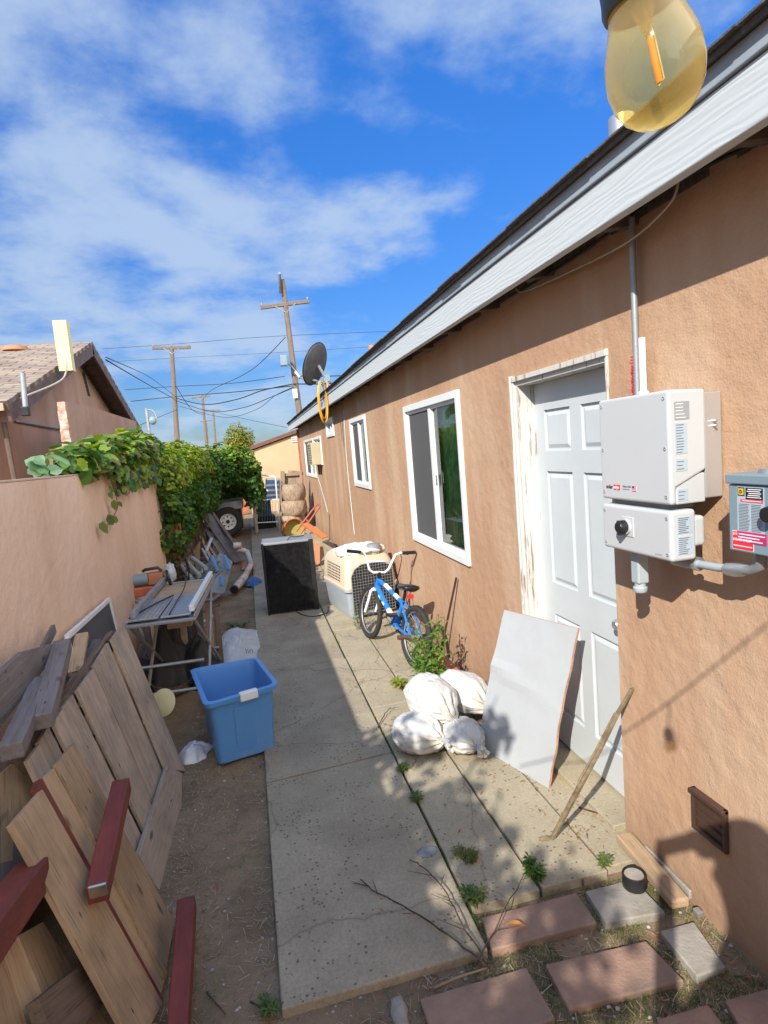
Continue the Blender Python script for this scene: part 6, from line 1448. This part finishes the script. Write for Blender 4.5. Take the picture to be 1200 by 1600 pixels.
def litter():
    lf = MB(); 
    spots = [(1.12, 2.95, .25, 60), (1.28, 2.3, .16, 90), (1.25, 2.75, .2, 26), (1.40, 1.95, .05, 40), (1.30, 1.62, .12, 50), (1.42, 1.45, .10, 60), (.72, 3.1, .08, 30), (1.2, 3.8, .15, 60), (1.0, 2.6, .3, 26), (.9, 3.4, .3, 20), (.9, 4.6, .4, 40), (.66, 3.6, .12, 20), (.68, 4.4, .12, 20), (-.3, 2.5, .22, 60), (-.3, 3.3, .3, 60), (-.3, 4.5, .3, 60), (.55, 1.72, .3, 60), (1.0, 1.66, .3, 80), (.3, 2.5, .4, 8), (-.4, 7, .5, 90)]
    for x, y, r, n in spots:
        for k in range(n):
            p = V(x+random.gauss(0, r*.55), y+random.gauss(0, r*.55), 0)
            if p.x > 1.47: p.x = 1.46
            on = (p.x > -.08 and p.y > 2.0) or (.0 < p.x < .66 and p.y > 1.85); p.z = .006 if on else gz(p.x, p.y)+.008
            leaf(lf, p, V(0, 0, 1)+rv()*.35, random.uniform(.012, .034), random.uniform(0, 6.28), 1)
    tag(lf.build('leaf_litter', DRYL), kind='stuff')
    ml = MB()
    for k in range(9000):   # dry straw bits on the dirt
        if k % 4: x, y = random.uniform(-.55, -.09), random.uniform(1.4, 6.8); k = 1
        else: x, y = random.uniform(.1, 1.48), random.uniform(1.2, 1.98); k = 0
        if k % 2 and random.random() > .8-.25*abs(x+.4): continue
        if k % 2: x = x if random.random() < .4 else random.choice((random.gauss(-.12, .03), random.gauss(-.47, .09), random.gauss(-.47, .06)))
        z = gz(x, y)+.004
        if not (k % 2) and .0 < x < .66 and y > 1.82: continue
        a = random.uniform(0, 3.14); L = random.uniform(.008, .05)*(.6+.4*random.random()); d = V(math.cos(a), math.sin(a), random.uniform(-.1, .25))*L; w = V(-d.y, d.x, 0).normalized()*random.uniform(.0006, .0016); p = V(x, y, z)
        ml.add([p-w, p+w, p+d+w, p+d-w], [(0, 1, 2, 3)])
    tag(ml.build('straw', leafmat('straw_bits', [(.38, .28, .17), (.24, .17, .1), (.45, .37, .25), (.1, .07, .045)], .1, .9)), kind='stuff')
    gr = MB()
    for k in range(26000):   # moss and grass between pavers
        r = random.random()
        if r < .75: x, y = random.uniform(.55, 1.47), random.uniform(1.30, 1.99)
        elif r < .86: x, y = random.uniform(-.55, -.1), random.uniform(1.5, 9)
        else: x, y = .66+random.gauss(0, .006), random.uniform(1.9, 8)
        if noise.noise(V(x*3.5, y*3.5, 4)) < (-.15 if r < .75 else .12): continue
        z = gz(x, y) if r < .86 else -.02
        a = random.uniform(0, 6.28); L = random.uniform(.006, .022) if r < .86 else random.uniform(.01, .035); p = V(x, y, z); w = V(math.cos(a), math.sin(a), 0)*.0013; tip = p+V(random.gauss(0, .4), random.gauss(0, .4), 1).normalized()*L
        gr.add([p-w, p+w, tip], [(0, 1, 2)])
    tag(gr.build('moss_grass', leafmat('moss_blades', [(.045, .085, .012), (.075, .13, .02), (.12, .16, .035)], .2, .9)), kind='stuff')
    pb = MB()
    for k in range(420):
        x, y = (random.uniform(-.55, -.1), random.uniform(1.4, 7)) if k % 2 else (random.uniform(.0, 1.47), random.uniform(1.3, 1.97))
        if k % 2 == 0 and x < .66 and y > 1.8: continue
        s = random.uniform(.003, .009); pb.blob((x, y, gz(x, y)+s*.3), (s, s*random.uniform(.6, 1), s*.6), None, 7, 5)
    tag(pb.build('pebbles', M('pebble', (.42, .38, .33), (.2, .19, .19), 9, .8), smooth='all'), kind='stuff')
litter()
c = at(806, 1446, 'z', .004); lm = MB()
for k in range(12):
    a = k/11; x = -.035+.07*a; w = .011*math.sin(a*3.05+.05)+.001; lm.add([], []); lm.v += [(x, -w, .012*math.sin(a*3)), (x, w, .012*math.sin(a*3)), (x, 0, .004+.004*a)]
    if k: b0 = 3*(k-1); lm.f += [(b0, b0+2, b0+5, b0+3), (b0+2, b0+1, b0+4, b0+5)]; lm.m += [0, 0]
Mr = Matrix.Translation(c) @ Matrix.Rotation(R(-28), 4, 'Z'); lm.v = [tuple(Mr @ V(v)) for v in lm.v]
tag(lm.build('curled_leaf', leafmat('orange_leaf', [(.55, .25, .06), (.5, .22, .05)], .2)), 'single curled orange dry leaf on the red paver', 'leaf')
tag(MB().blob(at(668, 1330, 'z', .001), (.045, .035, .002), lambda d, ph, th: 1+.25*noise.noise(d*2)).build('grey_stone', M('blue_grey_stone', (.24, .24, .25), None, 8, .8), smooth='all'), 'flat bluish grey patch of stone on the path slab', 'stone')
tag(MB().blob(at(624, 1583, 'z', -.025), (.028, .06, .02), lambda d, ph, th: 1+.3*noise.noise(d*2), 14, 9).build('grey_stone', GREYP, smooth='all'), 'long grey stone on the soil below the path front edge', 'stone')
c = at(300, 1100, 'z', 0)
# dark filler heap standing in for the dark gap behind the sandbags
drape('gap_filler', (1.22, 3.80, -.01), .13, .22, .12, TARP, 'dark filler heap in the gap behind the sandbags under the weeds', 'plastic bag', 31.)

# ------------------------------------------------------------------ what casts the dappled shade: a tree behind the left wall
def shadetree():
    t = thing('tree', (-3.1, -2.0, 0), 'leafy tree standing behind the left wall, behind the viewer', 'tree')
    mb = MB().tube([V(-3.1, -2, 0), V(-3.0, -1.9, 1.5), V(-2.7, -1.6, 2.4)], .12, 10, r2=.07); lf = MB()
    for k, (x, y, z, r, n) in enumerate(((-1.75, -.55, 2.72, .42, 520), (-1.5, -1.05, 2.62, .36, 330), (-1.85, .05, 2.80, .34, 210), (-2.3, -1.4, 2.75, .5, 400), (-1.45, -.25, 3.02, .22, 110), (-1.9, -1.7, 2.8, .5, 260))):
        foliage(lf, (x, y, z), (r, r, r*.5), n, .085, 0, .2, .3, 2.5, -.12); mb.tube([V(-2.75, -1.65, 2.3), V((x-2.7)/2, (y-1.6)/2, 2.45), V(x, y, z)], .03, 6, r2=.008)
        for q in range(5): mb.tube([V(x, y, z), V(x, y, z)+rv().normalized()*r], .007, 5, r2=.003)
    mb.build('trunk', BARK, t, smooth='all'); lf.build('crown', IVY, t)
shadetree()

# ------------------------------------------------------------------ the photographer, seen only as a shadow
def skin(name, verts, edges, radii, mat, parent, sub=2, root=0):
    me = bpy.data.meshes.new(name); me.from_pydata(verts, edges, []); me.materials.append(mat)
    o = bpy.data.objects.new(name, me); link(o, parent, Matrix()); 
    md = o.modifiers.new('skin', 'SKIN'); md.use_smooth_shade = True
    for i, r_ in enumerate(radii): me.skin_vertices[0].data[i].radius = (r_, r_) if isinstance(r_, float) else r_
    me.skin_vertices[0].data[root].use_root = True
    s = o.modifiers.new('sub', 'SUBSURF'); s.levels = s.render_levels = sub; return o
def person():
    H_ = at(1122, 1328, 'x', WX) - SUN*2.92      # head centre from its shadow
    hx, hy, hz = H_.x, -.34, H_.z
    t = thing('person', (hx-.02, hy-.06, 0), 'person in dark clothes and a brimmed cap holding a phone up with both hands', 'person')
    SK = M('skin_tone', (.45, .27, .18), (.42, .25, .17), 5, .6, bump=0); SH = M('dark_shirt', (.06, .07, .09), None, 9, .9); TR_ = M('jeans', (.05, .07, .12), None, 9, .9)
    N_ = [(hx-.02, hy-.08, .98), (hx-.02, hy-.08, 1.22), (hx-.02, hy-.08, 1.42), (hx-.01, hy-.07, hz-.33), (hx, hy-.04, hz-.20), (hx, hy-.01, hz-.07), (hx, hy, hz+.05),
          (hx-.20, hy-.07, hz-.36), (-.27, hy+.05, hz-.56), (-.105, -.08, 1.76), (hx+.19, hy-.07, hz-.36), (.30, hy+.05, hz-.56), (.115, -.08, 1.77),
          (hx-.13, hy-.08, .93), (hx-.14, hy-.04, .50), (hx-.15, hy-.08, .08), (hx+.10, hy-.08, .93), (hx+.12, hy-.04, .50), (hx+.13, hy-.08, .08), (hx-.15, hy+.08, .04), (hx+.14, hy+.08, .04)]
    E_ = [(0, 1), (1, 2), (2, 3), (3, 4), (4, 5), (5, 6), (3, 7), (7, 8), (8, 9), (3, 10), (10, 11), (11, 12), (0, 13), (13, 14), (14, 15), (15, 19), (0, 16), (16, 17), (17, 18), (18, 20)]
    Rr = [(.15, .11), (.15, .10), (.17, .11), (.10, .08), .06, .09, .082, .062, .046, .028, .062, .046, .028, .085, .062, .045, .085, .062, .045, .04, .04]
    b = skin('body', N_, E_, Rr, SH, t)
    cp = MB().lathe([(.0, .13), (.06, .12), (.095, .07), (.102, .03), (.10, .02), (0, .02)], Matrix.Translation((hx, hy-.005, hz+.03)), 24); cp.prism([V(hx-.075, hy+.07, hz+.055), V(hx+.075, hy+.07, hz+.055), V(hx+.06, hy+.16, hz+.045), V(hx-.06, hy+.16, hz+.045)], V(0, 0, .008)); cp.build('cap', SH, t, smooth=True)
    fc = MB().blob((hx, hy+.088, hz-.02), (.014, .02, .022)); fc.build('nose', SK, t, smooth='all')
    for s in (-1, 1):
        MB().blob((hx+s*.03, hy+.078, hz+.012), (.013, .010, .010)).build('eye', WHP, t, smooth='all'); MB().blob((hx+s*.088, hy, hz-.01), (.012, .022, .034)).build('ear', SK, t, smooth='all')
    MB().blob((hx, hy+.082, hz-.065), (.025, .008, .007)).build('mouth', M('lips', (.35, .14, .12), None), t, smooth='all')
    for s in (-1, 1):
        bx = s*.105; v_ = [(bx, -.075, 1.765), (bx*.86, -.035, 1.79)]; e_ = [(0, 1)]; r_ = [.026, .030]
        for k in range(4): i0 = len(v_); zz_ = 1.765+.022*k; v_ += [(bx*.86-s*.002, -.020, zz_), (bx*.82-s*.012, -.018+.004*k, zz_+.004), (bx*.70, -.026, zz_+.006)]; e_ += [(1, i0), (i0, i0+1), (i0+1, i0+2)]; r_ += [.0095, .0085, .0075]
        i0 = len(v_); v_ += [(bx*.85, -.045, 1.755), (bx*.66, -.038, 1.768)]; e_ += [(1, i0), (i0, i0+1)]; r_ += [.011, .009]
        skin('hand', v_, e_, r_, SK, t, 1)
    ph = MB().box((-.082, -.024, 1.766), (.082, -.016, 1.842)).build('phone', BLKG, bevel=.003); tag(ph, 'black smartphone held level in both hands', 'phone')
person()
